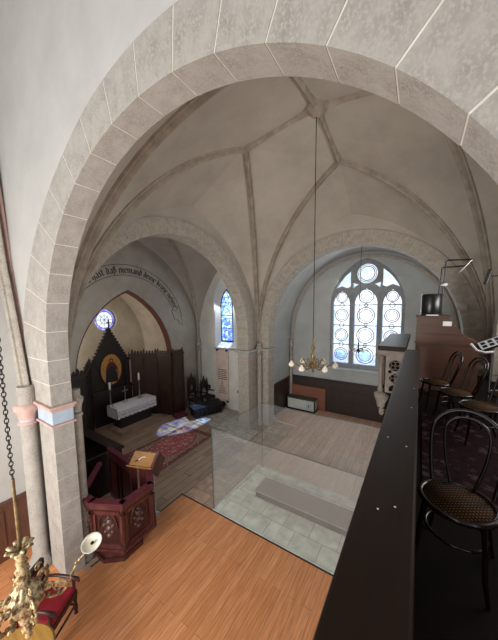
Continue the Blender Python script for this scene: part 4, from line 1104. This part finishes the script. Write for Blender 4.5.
# speaker bar on far right pier
spk = empty('bar_speaker', (1.1, 7.0, 5.13), 0, 'slim black bar speaker mounted high at the right of the gallery', 'speaker')
mt = Matrix.Rotation(math.radians(14), 4, 'Y')
MB().box((-.03, -.03, -.15), (.03, .03, .15), mt).build('case', 'black', spk, .008)
MB().box((-.022, -.035, -.13), (.022, -.03, .13), mt).build('grille', 'matblack', spk)
MB().tube([(0, .04, 0), (.12, .12, .02), (.40, .16, .02)], .014, 8).build('bracket', 'iron', spk)

# bentwood chairs
def bentwood(x, y, rz, label, z=GF):
    """back on local +y, seat centre at origin"""
    r = empty('bentwood_chair', (x, y, z), rz, label, 'chair', 'bentwood chairs on the gallery')
    N = 36
    MB().tube([(.205*math.cos(2*PI*k/N), .205*math.sin(2*PI*k/N), .455) for k in range(N)], .019, 8, closed=True).build('seat_frame', 'bentwood', r)
    MB().lathe([(1e-4, .462), (.19, .462), (.19, .452), (1e-4, .452)], (0, 0, 0), 36).build('cane_seat', 'cane', r)
    MB().tube([(.165*math.cos(2*PI*k/N), .165*math.sin(2*PI*k/N), .25) for k in range(N)], .010, 6, closed=True).build('leg_ring', 'bentwood', r)
    for sx in (-1, 1):
        MB().tube([(sx*.15, -.13, .45), (sx*.165, -.15, .3), (sx*.175, -.165, .12), (sx*.2, -.19, 0)], [.018, .016, .014, .011], 8).build('leg', 'bentwood', r)
        MB().tube([(sx*.15, .15, .44), (sx*.155, .17, .25), (sx*.17, .21, .1), (sx*.185, .25, 0)], [.017, .016, .014, .011], 8).build('leg', 'bentwood', r)
    def hoop(w, R, top, y0, lean, r_):
        z0, zc = .455, top-R*.95; half = []
        for i in range(8):
            f = i/8; half.append((w+(R-w)*math.sin(f*PI/2), z0+(zc-z0)*f))
        pts = [(-x_, z_) for x_, z_ in half]+[(-R*math.cos(PI*i/16), zc+R*.95*math.sin(PI*i/16)) for i in range(17)]+half[::-1]
        return MB().tube([(x_, y0+lean*(z_-z0)/(top-z0), z_) for x_, z_ in pts], r_, 9)
    hoop(.168, .205, .985, .14, .16, .0135).build('back_hoop', 'bentwood', r)
    hoop(.062, .128, .935, .175, .12, .0105).build('inner_hoop', 'bentwood', r)
    return r
bentwood(.265, 2.11, math.radians(-14), 'nearest bentwood chair with cane seat, right beside the gallery rail')
bentwood(.29, 5.34, math.radians(-75), 'farthest bentwood chair of the row, closest to the organ console')
bentwood(.50, 4.80, math.radians(-70), 'second bentwood chair of the row, below the organ console front', GF+.0135)
bentwood(.70, 4.28, math.radians(-80), 'third bentwood chair of the row, standing just beyond the nearest chair', GF+.0135)
bentwood(1.1, 5.0, math.radians(-85), 'bentwood chair at the right edge, in front of the white printed sheets', GF+.0135)
rn = MB().box((.1, 2.75, GF+.001), (1.40, 4.9, GF+.012)).build('gallery_carpet', 'runner'); tag(rn, 'dark red patterned carpet on the gallery floor behind the nearest chair', 'carpet')

# music stand with printed sheets, and banner
mu = empty('music_stand', (1.02, 5.72, GF), 0, 'black music stand holding white sheets printed with dark blue squares at the right edge', 'music stand')
MB().lathe([(.2, 0), (.2, .015), (.015, .03), (.012, 1.05)], (0, 0, 0), 12).build('stem', 'iron', mu)
mt = Matrix.Translation((0, -.02, 1.12)) @ Matrix.Rotation(math.radians(-28), 4, 'Y') @ Matrix.Rotation(math.radians(-50), 4, 'X')
MB().box((-.2, -.01, -.1), (.34, .01, .1), mt).build('desk', 'black', mu)
sh_ = MB().box((-.17, -.016, -.075), (.33, -.011, .085), mt).build('printed_sheet', 'white', mu)
sq = MB()
for k in range(5):
    for j in range(2): sq.box((-.14+k*.095, -.019, -.055+j*.07), (-.08+k*.095, -.016, -.005+j*.07), mt)
M['bluesq'] = mat('navy_print', (24, 30, 62), (18, 24, 50), 5, .6)
sq.build('printed_squares', 'bluesq', sh_)
MB().tube([(-.28, -.10, 1.10), (-.2, -.16, 1.0), (-.1, -.18, .98), (0, -.16, 1.0)], .018, 8).build('curled_page', 'white', mu)
M['bannerblue'] = mat('pale_blue_banner', (176, 186, 206), (160, 172, 196), 4, .8)
bnr = MB()
for k in range(8):
    z0, z1 = 1.25+k*.12, 1.25+(k+1)*.12; x0 = .13+.035*k*.5; x1 = .13+.035*(k+1)*.5
    bnr.box((x0, .1, z0), (x0+.045, .115, z1+.001))
bro = bnr.build('hanging_strip', 'bannerblue'); bro.location = (1.02, 5.72, GF); tag(bro, 'narrow pale blue strip hanging upright behind the music stand', 'banner')

# ================================================================= LIGHT
w = bpy.data.worlds.new('sky'); bpy.context.scene.world = w; w.use_nodes = True
bg = w.node_tree.nodes['Background']; bg.inputs[0].default_value = (.93, .96, 1.0, 1); bg.inputs[1].default_value = 1.35

def area(name, loc, target, sx, sy, power, col):
    l = bpy.data.lights.new(name, 'AREA'); l.shape = 'RECTANGLE'; l.size = sx; l.size_y = sy; l.energy = power; l.color = col
    o = bpy.data.objects.new(name, l); C.objects.link(o); o.location = loc
    o.rotation_euler = (V(target)-V(loc)).to_track_quat('-Z', 'Y').to_euler()
    return o
area('nave_window_light', (-3.6, -2.9, 2.6), (-3.9, 2.6, 0.3), 2.0, 2.4, 210, (1, .97, .93))
area('nave_vault_fill', (-2.6, -2.9, 3.0), (-2.2, 6.5, 7.6), 3.0, 2.0, 165, (1, .975, .94))  # added fill lamp in the nave, aimed up through the arch at the vault
area('gallery_vault_fill', (3.3, 5.3, 4.9), (-2.0, 5.0, 7.4), 3.0, 1.4, 200, (1, .975, .94))  # added fill from the gallery side to brighten the vault; no window here
area('great_window_light', (-1.8, 11.75, 4.4), (-1.9, 6.0, 1.6), 2.4, 4.0, 130, (.94, .97, 1))
area('chancel_fill', (-10.6, 3.35, 3.4), (-10.2, 8.0, 3.6), .8, 1.6, 60, (1, .93, .82))  # added lamp inside the chancel to light its walls; no side window is built
area('chapel_window_light', (-7.24, 9.6, 4.3), (-6.9, 5.5, .0), 0.7, 2.0, 35, (.92, .96, 1))
area('chapel_side_fill', (-6.6, 2.35, 4.6), (-7.6, 8.0, 2.5), 1.0, 1.8, 45, (.98, .97, .95))  # soft lamp inside the chapel; the wall behind it has no window

sl = bpy.data.lights.new('sun_beam_through_narrow_window', 'SPOT'); sl.energy = 17000; sl.spot_size = math.radians(16); sl.spot_blend = .3; sl.shadow_soft_size = .04; sl.color = (1, .97, .92)
so = bpy.data.objects.new('sun_beam_through_narrow_window', sl); C.objects.link(so); so.location = (-6.95, 11.6, 8.6)
so.rotation_euler = (V((-7.3, 7.15, 0))-V(so.location)).to_track_quat('-Z', 'Y').to_euler()

# ================================================================= CAMERA
cam = bpy.data.cameras.new('camera'); co_ = bpy.data.objects.new('camera', cam); C.objects.link(co_)
yaw, pit, rol = math.radians(33.024), math.radians(5.636), math.radians(-.5995)
f = V((-math.sin(yaw)*math.cos(pit), math.cos(yaw)*math.cos(pit), -math.sin(pit)))
r = V((math.cos(yaw), math.sin(yaw), 0)); u = r.cross(f)
r2 = r*math.cos(rol)+u*math.sin(rol); u2 = -r*math.sin(rol)+u*math.cos(rol)
co_.matrix_world = Matrix(((r2.x, u2.x, -f.x, 0), (r2.y, u2.y, -f.y, 0), (r2.z, u2.z, -f.z, 4.6), (0, 0, 0, 1)))
cam.sensor_fit = 'HORIZONTAL'; cam.sensor_width = 36; cam.lens = 36*262/498; cam.shift_y = 12/498
cam.clip_start = .05; cam.clip_end = 200
sc = bpy.context.scene; sc.camera = co_
sc.view_settings.view_transform = 'Standard'; sc.view_settings.look = 'None'
sc.view_settings.gamma = 1; sc.view_settings.use_curve_mapping = False
sc.view_settings.exposure = 0.0
